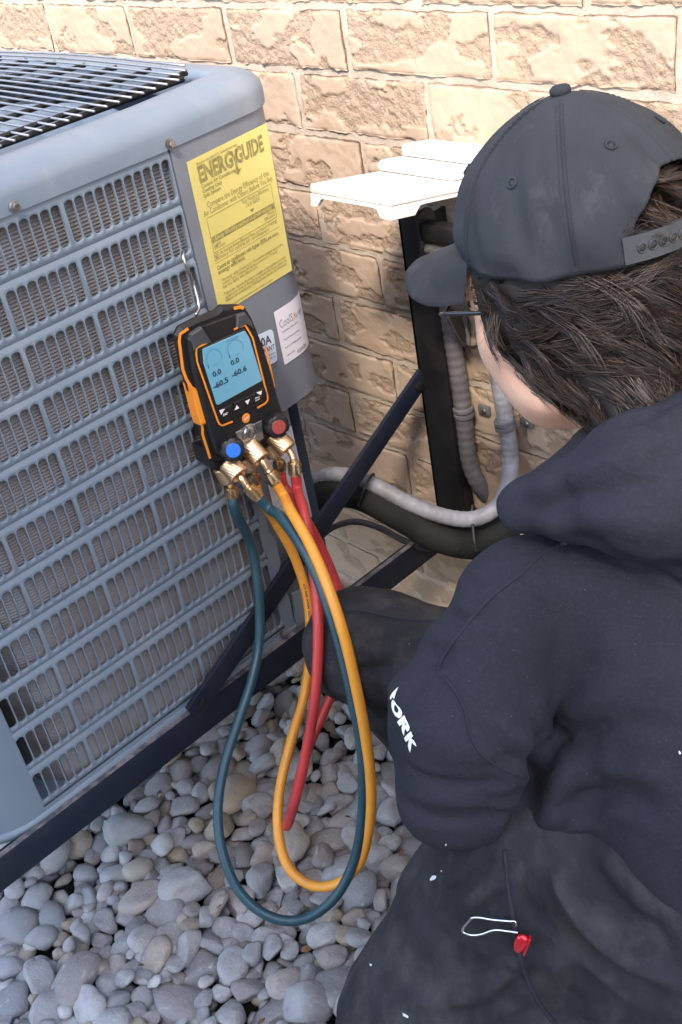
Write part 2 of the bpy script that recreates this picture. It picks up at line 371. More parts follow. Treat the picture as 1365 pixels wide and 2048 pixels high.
for row in range(-9, 14):
    z = BZ + CH*(.5-row) if False else BZ - CH*(row+.5)
    if z < -.02: continue
    off = (1.08-1.15*.9335) if row % 2 == 0 else (1.08-1.15*.829)
    for c in range(-9, 8):
        x = off + BL*(c+.5)
        if x < -2.6 or x > 1.7 or z > 1.95: continue
        if z > 1.6 and (x < -1.7 or x > 1.0): continue
        o = bpy.data.objects.new('brick', BM[(k*5+row*3) % 14]); k += 1
        COL.objects.link(o); o.parent = wall; ORG[o.name] = A([0, 0, 0])
        o.location = (x+random.uniform(-.0012, .0012), random.uniform(-.0010, .0008), z+random.uniform(-.001, .001))
        o.rotation_euler = (random.uniform(-.008, .008), random.choice((0, math.pi)), random.uniform(-.006, .006)) if False else (random.uniform(-.005, .005), 0, random.uniform(-.003, .003))
# ---- unseen house shape, added and sized so its shade falls on the lower wall
nb = thing('added_shade_house', 'unseen beige house shape with dark roof, added to shade the lower wall', 'shade blocker', (3.5, -4, 0))
mk('wall', *box((.9, -7.9, 0), (6.5, -4.0, 5.0)), SIDING, nb, smooth=False)
mk('roof', *prism([(.5, -3.65, 5.04), (.5, -3.65, 5.18), (.5, -5.9, 6.3), (.5, -8.3, 5.18), (.5, -8.3, 5.04)], (6.4, 0, 0)), ROOFM, nb, smooth=False)

# ---- river stones: circles relaxed on the ground, biggest as parts, the rest joined
X0, X1, Y0, Y1 = -.42, .98, -1.36, -.02
def stone_mesh(seed, sub):
    bm = bmesh.new(); bmesh.ops.create_icosphere(bm, subdivisions=sub, radius=1.0)
    V = A([v.co[:] for v in bm.verts]); F = [[v.index for v in f.verts] for f in bm.faces]; bm.free()
    rg = np.random.default_rng(seed); e = rg.uniform(2.0, 3.2)
    l = (np.abs(V)**e).sum(1)**(-1/e); V = V*l[:, None]
    for _ in range(rg.integers(3, 8)):                      # worn facets
        n = nrm(rg.normal(size=3)); h = rg.uniform(.55, .85); dd = V@n; V = V - np.clip(dd-h, 0, None)[:, None]*n*.8
    V = V*(1+.13*fbm(V*1.1+seed, seed, 3))[:, None]
    V = V*A([1, rg.uniform(.66, .95), rg.uniform(.36, .64)])
    return V, F
NS = 1850
rad = np.clip(np.exp(RNG.normal(math.log(.0160), .36, NS)), .0085, .036)
area = (X1-X0)*(Y1-Y0); sc = math.sqrt(area*1.12/(math.pi*(rad**2).sum())); rad *= sc
pos = np.stack([RNG.uniform(X0, X1, NS), RNG.uniform(Y0, Y1, NS)], 1)
for it in range(60):
    dlt = pos[:, None]-pos[None]; d2 = (dlt**2).sum(-1)+1e-12; mind = (rad[:, None]+rad[None])*.82
    np.fill_diagonal(d2, 9); dd = np.sqrt(d2); ov = np.clip(mind-dd, 0, None)
    pos += (dlt/dd[..., None]*ov[..., None]*.42).sum(1)*.8
    pos[:, 0] = np.clip(pos[:, 0], X0, X1); pos[:, 1] = np.clip(pos[:, 1], Y0, Y1)
zst = RNG.uniform(-.022, .004, NS) + .012*vnoise(np.c_[pos*5, np.zeros(NS)], 3)
# second, lower layer of small stones in the gaps
N2 = 2400
pos2 = np.stack([RNG.uniform(X0, X1, N2), RNG.uniform(Y0, Y1, N2)], 1); rad2 = RNG.uniform(.010, .020, N2)
bed = thing('x', 'x', 'x', (0, 0, 0)); bed.name = 'pebble_bed'; ORG['pebble_bed'] = A([0, 0, 0.])
del bed['label']; del bed['category']; bed['kind'] = 'structure'
SV = [stone_mesh(50+k, 3) for k in range(26)]; SL = [stone_mesh(50+k, 2) for k in range(26)]
SM = []
for V, F in SV:
    me = bpy.data.meshes.new('stone'); me.from_pydata(V.tolist(), [], F); me.materials.append(STONE1)
    me.polygons.foreach_set('use_smooth', [True]*len(me.polygons)); me.update(); SM.append(me)
def sview(i):
    a, b, z = px((pos[i, 0], pos[i, 1], 0)); 
    return rad[i]/z if (-60 < a < PW+60 and 1150 < b < PH+70 and not (a > 900 and b < 1950) and pos[i, 0] > -.12 and b > 1720-.80*a) else 0
order = sorted(range(NS), key=lambda i: -sview(i)); top_i = set(i for i in order[:298] if sview(i) > 0)
rest = MB()
for i in range(NS):
    k = int(RNG.integers(26)); s = rad[i]*1.22; rz = RNG.uniform(0, 6.28); rx, ry = RNG.normal(0, .22, 2)
    if i in top_i:
        o = bpy.data.objects.new('stone', SM[k]); COL.objects.link(o); o.parent = bed
        o.location = (pos[i, 0], pos[i, 1], zst[i]); o.scale = (s, s, s); o.rotation_euler = (rx, ry, rz)
    else:
        R = A(Matrix.Rotation(rz, 3, 'Z') @ Matrix.Rotation(ry, 3, 'Y') @ Matrix.Rotation(rx, 3, 'X')); V, F = SL[k]
        rest.add((V*s)@R.T+A([pos[i, 0], pos[i, 1], zst[i]]), F)
for i in range(N2):
    V, F = SL[int(RNG.integers(26))]; rz = RNG.uniform(0, 6.28); R = A(Matrix.Rotation(rz, 3, 'Z') @ Matrix.Rotation(RNG.normal(0, .4), 3, 'X'))
    rest.add((V*rad2[i]*1.2)@R.T+A([pos2[i, 0], pos2[i, 1], RNG.uniform(-.042, -.022)]), F)
SC_ = [stone_mesh(50+k, 1) for k in range(8)]
for i in range(6500):                                    # coarser cover beyond the part in view
    x, y = RNG.uniform(-2.4, 2.6), RNG.uniform(-3.0, -.03)
    if X0 < x < X1 and Y0 < y < Y1: continue
    V, F = SC_[i % 8]; rz = RNG.uniform(0, 6.28); R = A(Matrix.Rotation(rz, 3, 'Z')); rest.add((V*RNG.uniform(.02, .045))@R.T+A([x, y, RNG.uniform(-.03, -.005)]), F)
lf = MB()
for i in range(26):                                      # scraps of dry leaf between the stones
    x, y, s_ = RNG.uniform(.0, .75), RNG.uniform(-1.1, -.2), RNG.uniform(.004, .010); a_ = RNG.uniform(0, 6.28); b_ = RNG.uniform(-.5, .5, 2); q = []
    for t, w_ in ((-1, 0), (-.4, .45), (.3, .5), (1, 0), (.3, -.5), (-.4, -.45)):
        u_, v_ = t*s_, w_*s_; q.append((x+u_*math.cos(a_)-v_*math.sin(a_), y+u_*math.sin(a_)+v_*math.cos(a_), .010+u_*b_[0]+v_*b_[1]+abs(v_)*.5))
    lf.add(q+[(p[0], p[1], p[2]-.0006) for p in q], [[0, 1, 5], [1, 2, 4, 5], [2, 3, 4], [6, 11, 7], [7, 11, 10, 8], [8, 10, 9]])
lfo = lf.build('leaf_litter', mat('dry_leaf', (.20, .09, .035), .8, col2=(.10, .05, .025), ns=200), bed, sharp=None); lfo['kind'] = 'stuff'
st = rest.build('small_stones', STONE, bed, sharp=None); st['kind'] = 'stuff'

# ================================================================== AIR CONDITIONER
ac = thing('air_conditioner', 'grey louvred outdoor air conditioner unit with yellow sticker, held on a black wall bracket', 'air conditioner', (-.36, -.595, .36))
YF, YB, W0, RC = -.965, -.236, -.725, .062      # near side, wall side, far left, corner radius
def outline(g=0.0, n=9, YB=YB):
    """ plan outline, counter clockwise from the near right corner; g grows it outwards """
    pts = []
    def arc(cx, cy, r, a0, a1):
        for a in np.linspace(math.radians(a0), math.radians(a1), n): pts.append((cx+(r+g)*math.cos(a), cy+(r+g)*math.sin(a)))
    arc(-.105, YF+.105, .105, -90, 0)
    pts.append((g, -.60)); pts.append((g, -.43))
    arc(-.013-RC, YB-RC, RC, 4, 90)
    arc(W0+RC, YB-RC, RC, 90, 180); arc(W0+RC, YF+RC, RC, 180, 270)
    return A(pts)
def rings(levels, capt=False, capb=False, yb=YB):
    V = []; F = []; n = len(outline())
    for z, g in levels: V.append(np.c_[outline(g, 9, yb), np.full(n, z)])
    for j in range(len(levels)-1):
        for i in range(n): i2 = (i+1) % n; F.append([j*n+i, j*n+i2, (j+1)*n+i2, (j+1)*n+i])
    if capt: F.append([(len(levels)-1)*n+i for i in range(n)])
    if capb: F.append(list(range(n))[::-1])
    return np.vstack(V), F
# top cover: lip, rolled edge, flat rim and a recessed step to the grille opening
lev = [(1.0885, .0), (1.0885, .004), (1.106, .0045), (1.1135, .003), (1.121, -.003), (1.1275, -.013), (1.1310, -.026), (1.1325, -.040), (1.1325, -.052), (1.1300, -.058), (1.124, -.060), (1.10, -.060)]
V, F = rings(lev); top_cover = mk('top_cover', V, F, PAINT, ac, sharp=50)
# grille wires along the wall direction on thicker cross rods
gr = MB()
for i, y in enumerate(np.arange(-.9575, -.292, .0175)):
    inset = .0 if y < -.33 else (.02+.6*(y+.33) if y < -.31 else .055)
    gr_pts = spline([(-.668+inset, y, 1.1385), (-.36, y, 1.1425), (-.064-inset, y, 1.1385)], 6)
    mk('wire', *tube(gr_pts, .0015, 8), WIRE, ac)
for x in np.arange(-.63, -.06, .0755):
    mk('cross_rod', *tube(spline([(x, -.955, 1.134), (x, -.6, 1.138), (x, -.305, 1.134)], 5), .0034, 6), BLACKM, ac)
mk('edge_rod', *tube([(-.083, -.955, 1.133), (-.083, -.62, 1.1345), (-.083, -.325, 1.133)], .0038, 6), BLACKM, ac)
# fan under the grille
fc = A([-.36, -.62, 1.0])
fan = mk('fan', *lathe([(0, .055), (.05, .055), (.062, .045), (.066, .0)], fc+A([0, 0, -.03]), (0, 0, 1), 24), PAINT, ac, sharp=40)
for q in range(4):
    a0 = q*math.pi/2+.35
    def bl(u, v): 
        a = a0+(v-.5)*.95+.15*u; r_ = .055+u*.225; return fc+A([r_*math.cos(a), r_*math.sin(a), -.012+.05*(v-.5)*(1-.35*u)])
    V, F = grid(bl, np.linspace(0, 1, 8), np.linspace(0, 1, 7)); n0 = len(V); V = np.vstack([V, V-A([0, 0, .002])]); F = F+[[i+n0 for i in f[::-1]] for f in F]
    mk('fan_blade', V, F, PAINT, fan)
V, F = lathe([(0, .305), (.05, .298), (.10, .305), (.125, .33)], fc+A([0, 0, -.05]), (0, 0, 1), 40, False, False); mk('fan_shroud', V, F, PAINT, ac)
# louvred panel: stamped slots with ribs, eleven rows
PIT, RP, SH, SW = .01325, .0645, .0462, .0116
ycols = []; y = -.4345
cnt = 0
while y > -.851:
    ycols.append(y); cnt += 1; y -= PIT
    if cnt in (11, 18, 25): y -= .0042
def slot(yc, zt):
    h_ = SW/2; r_ = .0042; pts = []
    top = [(h_-r_+r_*math.cos(a), zt-r_+r_*math.sin(a)) for a in np.radians((0, 45, 90))]
    bot = [(-(h_-r_)-r_*math.cos(a), zt-SH+r_-r_*math.sin(a)) for a in np.radians((0, 45, 90))]
    t_ = top+[(0, zt)]+[(-x, z) for x, z in top[::-1]]; b_ = bot+[(0, zt-SH)]+[(-x, z) for x, z in bot[::-1]]
    pts = [(yc+x, z) for x, z in t_+b_]
    return A(pts)
lv = MB(); edges_y = [-.4265]+[(a+b)/2 for a, b in zip(ycols[:-1], ycols[1:])]+[ycols[-1]-PIT/2]
ZT = 1.0785; zrow = [ZT-RP*i for i in range(11)]
for i, zt in enumerate(zrow):
    zhi = zt+(RP-SH)/2 if i else 1.090; zlo = zt-SH-(RP-SH)/2
    for j, yc in enumerate(ycols):
        if i == 0 and j < 1 and False: continue
        s = slot(yc, zt); y1, y0 = edges_y[j], edges_y[j+1]
        # outer loop matched to the 14 slot points, then raised lip, slot edge and inner fold
        out = []
        for q in range(14):
            if q < 7: t = q/6; out.append((y1+(y0-y1)*t, zhi) if 0 < q < 6 else ((y1 if q == 0 else y0), zhi))
            else: t = (q-7)/6; out.append((y0+(y1-y0)*t, zlo))
        out = A(out); c = s.mean(0); mid = c+(s-c)*A([1.05, 1.02])
        lift = .0022
        o2 = out.copy(); o2[:7, 1] = zt+.0042; o2[7:, 1] = zt-SH-.0042
        R = [np.c_[np.full(14, -.0024), out], np.c_[np.full(14, .0006), o2], np.c_[np.full(14, .0006), mid], np.c_[np.full(14, .0001), s], np.c_[np.full(14, -.0030), c+(s-c)*A([.985, .994])]]
        F = []
        for a in range(4):
            for q in range(14):
                q2 = (q+1) % 14
                if a == 0 and q in (6, 13): continue
                F.append([a*14+q, a*14+q2, (a+1)*14+q2, (a+1)*14+q])
        lv.add(np.vstack(R), F)
yl, zb = edges_y[-1], zrow[-1]-SH-(RP-SH)/2
o_ = outline(); pl = [p for p in o_[:9]]
cv = [(p[0], p[1]) for p in pl]+[(0, yl)]
for z0, z1 in ((.362, 1.09),):
    V = []; F = []
    for p in cv: V += [(p[0], p[1], z0), (p[0], p[1], z1)]
    for i in range(len(cv)-1): F.append([2*i, 2*i+2, 2*i+3, 2*i+1])
    lv.add(V, F)
lv.add([(0, yl, .362), (0, -.4265, .362), (0, -.4265, zb), (0, yl, zb)], [[0, 1, 2, 3]])
lv.add([(0, -.4265, .362), (-.012, -.4265, .362), (-.012, -.4265, 1.09), (0, -.4265, 1.09)], [[0, 1, 2, 3]])
louvre = lv.build('louvre_panel', PAINT, ac, sharp=60)
l2 = louvre.copy(); COL.objects.link(l2); l2.parent = ac; ORG[l2.name] = root_of(ac)       # the same panel on the near side
l2.rotation_euler = (0, 0, -math.pi/2); q_ = A([-.36, -.595]); l2.location = (q_[1]+.24-q_[0], -q_[0]-.965-q_[1], 0)
mk('corner_strip', *prism([(-.1872, YF, .362), (-.104, YF, .362), (-.104, YF, 1.09), (-.1872, YF, 1.09)], (0, .006, 0)), PAINT, ac, smooth=False)
# coil behind the louvres: fine horizontal fins
zz = np.arange(.372, 1.088, .0021); V = []; F = []; cp = [(-.0095, -.415), (-.0085, -.60), (-.0085, -.775), (-.018, -.803), (-.05, -.825), (-.12, -.835)]
for i, z in enumerate(zz):
    dx = .0022 if i % 2 else 0
    for p in cp: V.append((p[0]-dx, p[1], z))
n = len(cp)
for i in range(len(zz)-1):
    for j in range(n-1): F.append([i*n+j, i*n+j+1, (i+1)*n+j+1, (i+1)*n+j])
mk('coil', V, F, COIL, ac, smooth=False)
mk('inner_casing', *box((-.70, -.93, .37), (-.16, -.27, .94)), DARK, ac, smooth=False)
mk('back_casing', *(lambda r: r)(rings([(.362, -.0005), (1.088, -.0005)])) if False else prism([(*p, .362) for p in o_[22:]]+[(W0+.03, YF+.03, .362), (W0+.03, YB-.03, .362), (-.1, YB-.006, .362)], (0, 0, .727)), PAINT, ac, smooth=False)
# base pan with rolled lip
V, F = rings([(.372, .0015), (.368, .004), (.360, .004), (.356, .0)], capb=True, yb=YB-.036); mk('base_pan', V, F, PAINT, ac, sharp=50)
# corner service panel (upper) and the recessed valve panel below it
def strip(pts, z0, z1, thick=.004):
    V = []; F = []; n = len(pts); p = A(pts); t = np.gradient(p, axis=0); nn = np.c_[t[:, 1], -t[:, 0]]; nn /= np.linalg.norm(nn, axis=1)[:, None]
    q = p-nn*thick
    for a, b in ((p, z0), (p, z1), (q, z0), (q, z1)): V.append(np.c_[a, np.full(n, b)])
    for i in range(n-1):
        F += [[i, i+1, n+i+1, n+i], [3*n+i, 3*n+i+1, 2*n+i+1, 2*n+i], [n+i, n+i+1, 3*n+i+1, 3*n+i], [2*n+i, 2*n+i+1, i+1, i]]
    F += [[0, n, 3*n, 2*n], [n-1, 2*n+n-1, 3*n+n-1, n+n-1]]
    return np.vstack(V), F
arc = [( -.013-RC+RC*math.cos(a), YB-RC+RC*math.sin(a)) for a in np.radians(np.linspace(6, 92, 14))]
corner = [(.0012, -.4245), (-.0005, -.405), (-.0065, -.35)]+arc+[(-.16, YB+.0005)]
mk('service_panel', *strip(corner, .700, 1.0875), PAINT2, ac, sharp=35)
low = [(-.010, -.4255), (-.014, -.405), (-.030, -.35)]+[(x-.034, y-.034) for x, y in arc]+[(-.19, YB-.034)]
valve = mk('valve_panel', *strip(low, .362, .702), PAINT2, ac, sharp=35)
mk('notched_flange', *prism([(.0, -.4265, .362), (.0, -.406, .362), (.0, -.406, .43), (0, -.413, .445), (0, -.413, .475), (0, -.406, .485), (0, -.406, .53), (0, -.413, .545), (0, -.413, .575), (0, -.406, .585), (0, -.406, .7), (0, -.4265, .7)], (-.003, 0, 0)), PAINT, ac, smooth=False)
mk('mounting_foot', *prism([(.0015, -.405, .362), (.0015, -.33, .362), (.0015, -.33, .372), (.0015, -.372, .385), (.0015, -.38, .42), (.0015, -.40, .425)], (-.004, 0, 0)), PAINT, ac, smooth=False)
for p, zc in (((29, 413), 0), ((341, 288), 0), ((320, 1588), .001), ((568, 1268), .0)):
    c = onx(*p, .0055)
    V, F = lathe([(0, .0062), (.0015, .0062), (.0018, .0046), (.0058, .0044), (.0066, .0034)], c-A([.001, 0, 0]), (1, 0, 0), 6+12, True, True, lambda a, i: 1.0 if i < 2 else .93+.07*math.cos(6*a))
    mk('screw', V, F, SCREW, ac, sharp=30)
# bent wire hook of the device in the louvre
# ---- flat printed sheets with raised-free lettering (thin meshes 0.4 mm proud)
def text_geo(s, size, shear=0., bold=0.):
    cu = bpy.data.curves.new('t', 'FONT'); cu.body = s; cu.size = size; cu.resolution_u = 2; cu.shear = shear; cu.offset = bold
    o = bpy.data.objects.new('t', cu); COL.objects.link(o); dg = bpy.context.evaluated_depsgraph_get()
    me = bpy.data.meshes.new_from_object(o.evaluated_get(dg)); V = A([v.co[:2] for v in me.vertices]) if len(me.vertices) else np.zeros((0, 2)); F = [list(p.vertices) for p in me.polygons]
    bpy.data.objects.remove(o); bpy.data.meshes.remove(me); bpy.data.curves.remove(cu); return V, F
class Sheet:
    """ maps (u,v) in metres on a sheet from its top left corner to the surface """
    def __init__(s, TL, TR, BL, nn): s.o = A(TL); s.X = nrm(A(TR)-s.o); s.n = nrm(nn); s.Y = nrm(A(BL)-s.o); s.w = np.linalg.norm(A(TR)-s.o); s.h = np.linalg.norm(A(BL)-s.o); s.wrap = None
    def at(s, uv, e=0.): uv = A(uv, float).reshape(-1, 2); return s.o+uv[:, :1]*s.X+uv[:, 1:2]*s.Y+s.n*e
def text_on(mb, sh, s, u, v, size, e=.0004, width=None, shear=0., align='l', bold=0., sy=1.):
    V, F = text_geo(s, size, shear, bold)
    if not len(V): return
    V = V-A([V[:, 0].min(), 0]); 
    if width: V = V*A([width/V[:, 0].max(), 1])
    if align == 'c': V = V-A([V[:, 0].max()/2, 0])
    if align == 'r': V = V-A([V[:, 0].max(), 0])
    mb.add(sh.at(np.c_[u+V[:, 0], v-V[:, 1]*sy], e), F)
def rect_on(mb, sh, u0, v0, u1, v1, e=.0003): mb.add(sh.at([(u0, v0), (u1, v0), (u1, v1), (u0, v1)], e), [[0, 3, 2, 1]])
def sheet_obj(name, sh, material, parent, e=.0006, r_=0., nseg=6):
    w_, h_ = sh.w, sh.h
    if r_ > 0:
        uv = []
        for cx, cy, a0 in ((w_-r_, h_-r_, 0), (r_, h_-r_, 90), (r_, r_, 180), (w_-r_, r_, 270)):
            for a in np.linspace(a0, a0+90, nseg): uv.append((cx+r_*math.cos(math.radians(a)), cy+r_*math.sin(math.radians(a))))
    else: uv = [(w_, h_), (0, h_), (0, 0), (w_, 0)]
    uv = A(uv); n = len(uv); V = np.vstack([sh.at(uv, 0), sh.at(uv, -e)]); F = [list(range(n))[::-1], [n+i for i in range(n)]]+[[i, (i+1) % n, n+(i+1) % n, n+i] for i in range(n)]
    return mk(name, V, F, material, parent, smooth=False)
def on_panel(x, y, e=.0010):
    """ pixel -> upper corner panel (flat part from the seam to the rounded corner) """
    a = A([-.0005, -.405, 0]); b = A([-.0132, -.293, 0]); t = b-a; nn = nrm([t[1], -t[0], 0]); v = ray(x, y); return CAM+v*(((a+nn*e-CAM)@nn)/(v@nn)), nn
tl, pn = on_panel(374, 325); tr, _ = on_panel(533, 246); br, _ = on_panel(585, 540); bl_ = br-(tr-tl)
eg = Sheet(tl, tr, tl+(br-tr), pn)
eg.Y = nrm(br-tr); sticker = tag(sheet_obj('efficiency_sticker', eg, YELLOW, None), 'yellow efficiency sticker with black lettering on the corner panel of the air conditioner', 'sticker')
ORG[sticker.name] = A([0, 0, 0.])
W_, H_ = eg.w, eg.h; ink = MB()
text_on(ink, eg, 'Based on standard U.S. Government tests', .10*W_, .045*H_, .0052, width=.50*W_)
text_on(ink, eg, 'ENERG', .095*W_, .150*H_, .026, width=.42*W_, bold=.0011)
text_on(ink, eg, 'GUIDE', .555*W_, .150*H_, .026, width=.36*W_, bold=.0011)
ink.add(eg.at([(.50*W_, .06*H_), (.53*W_, .06*H_), (.545*W_, .10*H_), (.56*W_, .06*H_), (.59*W_, .06*H_), (.563*W_, .125*H_), (.563*W_, .185*H_), (.60*W_, .185*H_), (.548*W_, .218*H_), (.495*W_, .185*H_), (.533*W_, .185*H_), (.533*W_, .125*H_)], .0004), [[3, 4, 5, 2], [2, 5, 11, 0], [0, 1, 2], [5, 6, 10, 11], [7, 8, 9], [6, 7, 9, 10]])
for i, s in enumerate(('Central Air Conditioner', 'Cooling Only', 'Split System')): text_on(ink, eg, s, .10*W_, (.188+.030*i)*H_, .0062, bold=.0001)
text_on(ink, eg, 'Compare the Energy Efficiency of this', .52*W_, .315*H_, .0096, width=.80*W_, align='c')
text_on(ink, eg, 'Air Conditioner with Others Before You Buy.', .51*W_, .357*H_, .0096, width=.90*W_, align='c')
for a in ((.08, .372, .92, .376), (.08, .372, .085, .60), (.915, .372, .92, .60), (.08, .597, .92, .601), (.09, .498, .92, .538), (.07, .668, .93, .671)): rect_on(ink, eg, a[0]*W_, a[1]*H_, a[2]*W_, a[3]*H_)
text_on(ink, eg, "This Model's Efficiency", .70*W_, .405*H_, .0068, align='c', width=.36*W_); text_on(ink, eg, '13.0 SEER', .66*W_, .437*H_, .0068, align='c')
ink.add(eg.at([(.60*W_, .462*H_), (.66*W_, .462*H_), (.63*W_, .485*H_)], .0004), [[0, 2, 1]])
text_on(ink, eg, 'Least', .10*W_, .562*H_, .0062); text_on(ink, eg, 'Efficient', .10*W_, .585*H_, .0062)
text_on(ink, eg, 'Most', .90*W_, .562*H_, .0062, align='r'); text_on(ink, eg, 'Efficient', .90*W_, .585*H_, .0062, align='r')
text_on(ink, eg, 'SEER, the Seasonal Energy Efficiency Ratio, is a measure of energy', .07*W_, .630*H_, .0068, width=.84*W_)
text_on(ink, eg, 'efficiency for central air conditioners.', .07*W_, .655*H_, .0068)
text_on(ink, eg, 'Central air conditioners with higher SEERs are more', .08*W_, .715*H_, .0078, width=.82*W_, bold=.0002)
text_on(ink, eg, 'energy efficient.', .08*W_, .745*H_, .0078, bold=.0002)
for i, s in enumerate(('This energy rating is based on U.S. Government standard tests of this', 'condenser model combined with the most common coil. The rating', 'may vary slightly with different coils.', '', 'Federal law requires the seller or installer of this appliance to make', 'available a fact sheet or directory giving further information about the', 'efficiency and operating cost of this equipment. Ask for this information.')):
    if s: text_on(ink, eg, s, .10*W_, (.80+.0235*i)*H_, .0058, width=min(.84, .84*len(s)/70)*W_)
text_on(ink, eg, 'Important: Removal of this label before consumer purchase is a violation', .10*W_, .985*H_, .0046, width=.62*W_)
ink.build('lettering', YINK, sticker, smooth=False)
wb = MB(); text_on(wb, eg, 'Energy efficiency range of all similar models', .13*W_, .527*H_, .0072, e=.0008, width=.74*W_); wb.build('reversed_lettering', YELLOW, sticker, smooth=False)
# white registration sticker, bends round the corner
tl, pn = on_panel(548, 625, .0012); a2, _ = on_panel(570, 730, .0012)
def onsurf(u, v, e):  # u metres along the service panel outline from the sticker's left edge
    pts = A(corner); seg = np.linalg.norm(np.diff(pts, axis=0), axis=1); cum = np.r_[0, np.cumsum(seg)]
    out = []
    for uu, vv in zip(u, v):
        s = cs0+uu; i = min(max(np.searchsorted(cum, s)-1, 0), len(seg)-1); f_ = (s-cum[i])/seg[i]; p = pts[i]+(pts[i+1]-pts[i])*f_; t = (pts[i+1]-pts[i])/seg[i]
        out.append((p[0]+t[1]*e, p[1]-t[0]*e, tl[2]-vv))
    return A(out)
_pts = A(corner); _seg = np.linalg.norm(np.diff(_pts, axis=0), axis=1); _cum = np.r_[0, np.cumsum(_seg)]
_i = int(np.argmin(np.abs(_pts[:4, 1]-tl[1]))); cs0 = float(np.interp(tl[1], _pts[:6, 1], _cum[:6]))
class Bent:
    n = None
    def at(s, uv, e=0.): uv = A(uv, float).reshape(-1, 2); return onsurf(uv[:, 0], uv[:, 1], .0012+e)
cs = Bent(); CW, CHh = .068, float(tl[2]-a2[2])
V, F = grid(lambda u, v: cs.at([(u, v)])[0], np.linspace(0, CW, 12), np.linspace(0, CHh, 3)); n0 = len(V)
Vb, _ = grid(lambda u, v: cs.at([(u, v)], -.0005)[0], np.linspace(0, CW, 12), np.linspace(0, CHh, 3)); F = [f[::-1] for f in F]+[[i+n0 for i in f] for f in F]
reg = tag(mk('registration_sticker', np.vstack([V, Vb]), F, WHITEP, None, (0, 0, 0)), 'white CoolSaver sticker with ruled lines wrapping the corner of the air conditioner', 'sticker')
ik = MB(); io = MB(); ib = MB(); il = MB()
text_on(ik, cs, 'CoolS', .005, .026, .0165, width=.0275); text_on(ib, cs, 'v', .0385, .026, .0155); text_on(ik, cs, 'er', .0465, .026, .0155, width=.012)
io.add(cs.at([(.0335, .026), (.0350, .026), (.0365, .0205), (.0378, .026), (.0392, .026), (.0372, .0165), (.0357, .0165)], .0004), [[0, 1, 2, 5, 6], [2, 3, 4, 5]])
for i, s in enumerate(('CONTRACTOR NAME:', 'TELEPHONE NUMBER:', 'DATE COMMISSIONED:', 'UNIT TYPE:')):
    text_on(il, cs, s, .007, .0335+.0115*i, .0035); rect_on(il, cs, .007, .0385+.0115*i, .060, .0389+.0115*i)
text_on(il, cs, '035528', .028, CHh-.004, .0075, width=.022)
for b_, nme, mm in ((ik, 'lettering', INKG), (io, 'orange_letter', INKO), (ib, 'blue_letter', INKB), (il, 'small_print', INK)): b_.build(nme, mm, reg, smooth=False)
# pale blue refrigerant sticker half hidden by the device
t0, pn = on_panel(500, 678); t1, _ = on_panel(546, 657); t2, _ = on_panel(556, 722)
rf = Sheet(t0, t1, t0+(t2-t1), pn); rfo = tag(sheet_obj('refrigerant_sticker', rf, BLUEP, None, r_=.006), 'pale blue refrigerant sticker partly hidden behind the measuring device', 'sticker'); ORG[rfo.name] = A([0, 0, 0.])
ik = MB(); text_on(ik, rf, 'R-410A', rf.w*.86, .0175, .0165, align='r', bold=.0003); text_on(ik, rf, 'REFRIGERANT', rf.w*.96, .0275, .0095, align='r', width=.052, bold=.0001)
for i, s in enumerate(('USE ONLY WITH R-410A', 'AND POE OIL', '', 'FACTORY CHARGE BEFORE', 'SERVICING UNIT')): 
    if s: text_on(ik, rf, s, rf.w*.95, .0345+.0048*i, .004, align='r')
ik.build('lettering', INK, rfo, smooth=False)
# paper diagram on the valve panel
def on_low(x, y, e=.0012):
    a = A([-.014, -.405, 0]); b = A([-.030, -.35, 0]); t = b-a; nn = nrm([t[1], -t[0], 0]); v = ray(x, y); return CAM+v*(((a+nn*e-CAM)@nn)/(v@nn)), nn
q0, pn = on_low(520, 905); q1, _ = on_low(583, 851); q2, _ = on_low(625, 1033)
dg_ = Sheet(q0, q1, q0+(q2-q1), pn); dgo = tag(sheet_obj('wiring_diagram_sticker', dg_, WHITEP, None), 'white wiring diagram sheet on the lower recessed panel behind the hoses', 'sticker'); ORG[dgo.name] = A([0, 0, 0.])
ik = MB(); w_, h_ = dg_.w, dg_.h
for a in ((.06, .03, .94, .035), (.06, .965, .94, .97), (.06, .03, .066, .97), (.934, .03, .94, .97), (.06, .3, .94, .304), (.06, .62, .94, .624)): rect_on(ik, dg_, a[0]*w_, a[1]*h_, a[2]*w_, a[3]*h_)
for i in range(11): rect_on(ik, dg_, .12*w_, (.09+.078*i)*h_, (.45+.4*random.random())*w_, (.0935+.078*i)*h_)
ik.build('diagram_lines', INKG, dgo, smooth=False)

# ================================================================== WALL BRACKET
br_ = thing('wall_bracket', 'black steel wall bracket carrying the air conditioner, with post, arm and slanted brace', 'bracket', (-.006, -.045, .36))
pm = MB(); pm.add(*box((-.035, -.045, .30), (-.029, -.004, .875), .0012)).add(*box((-.035, -.045, .30), (.0225, -.039, .875), .0012)).add(*box((.0165, -.0388, .30), (.0225, -.004, .875), .0012))
pm.build('post', BLACKM, br_)
am = MB(); am.add(*box((.004, -1.02, .316), (.0125, -.046, .3655), .001)); am.add(*box((-.045, -1.02, .316), (.0038, -.046, .322), .001))
arm = am.build('arm', NAVYM, br_)
mk('worn_edge', *box((.0045, -1.015, .3656), (.0122, -.10, .3664)), WORN, arm, smooth=False)
b0 = ony(846, 752, -.043); b1 = onx(385, 1428, .0215); dv_ = nrm(b1-b0); nv_ = nrm(np.cross(dv_, [1, 0, 0]))
brace = mk('brace', *obox((b0+b1)/2, (dv_, nv_, A([1., 0, 0])), (np.linalg.norm(b1-b0)/2, .0165, .0035), .0009), NAVYM, br_, sharp=30)
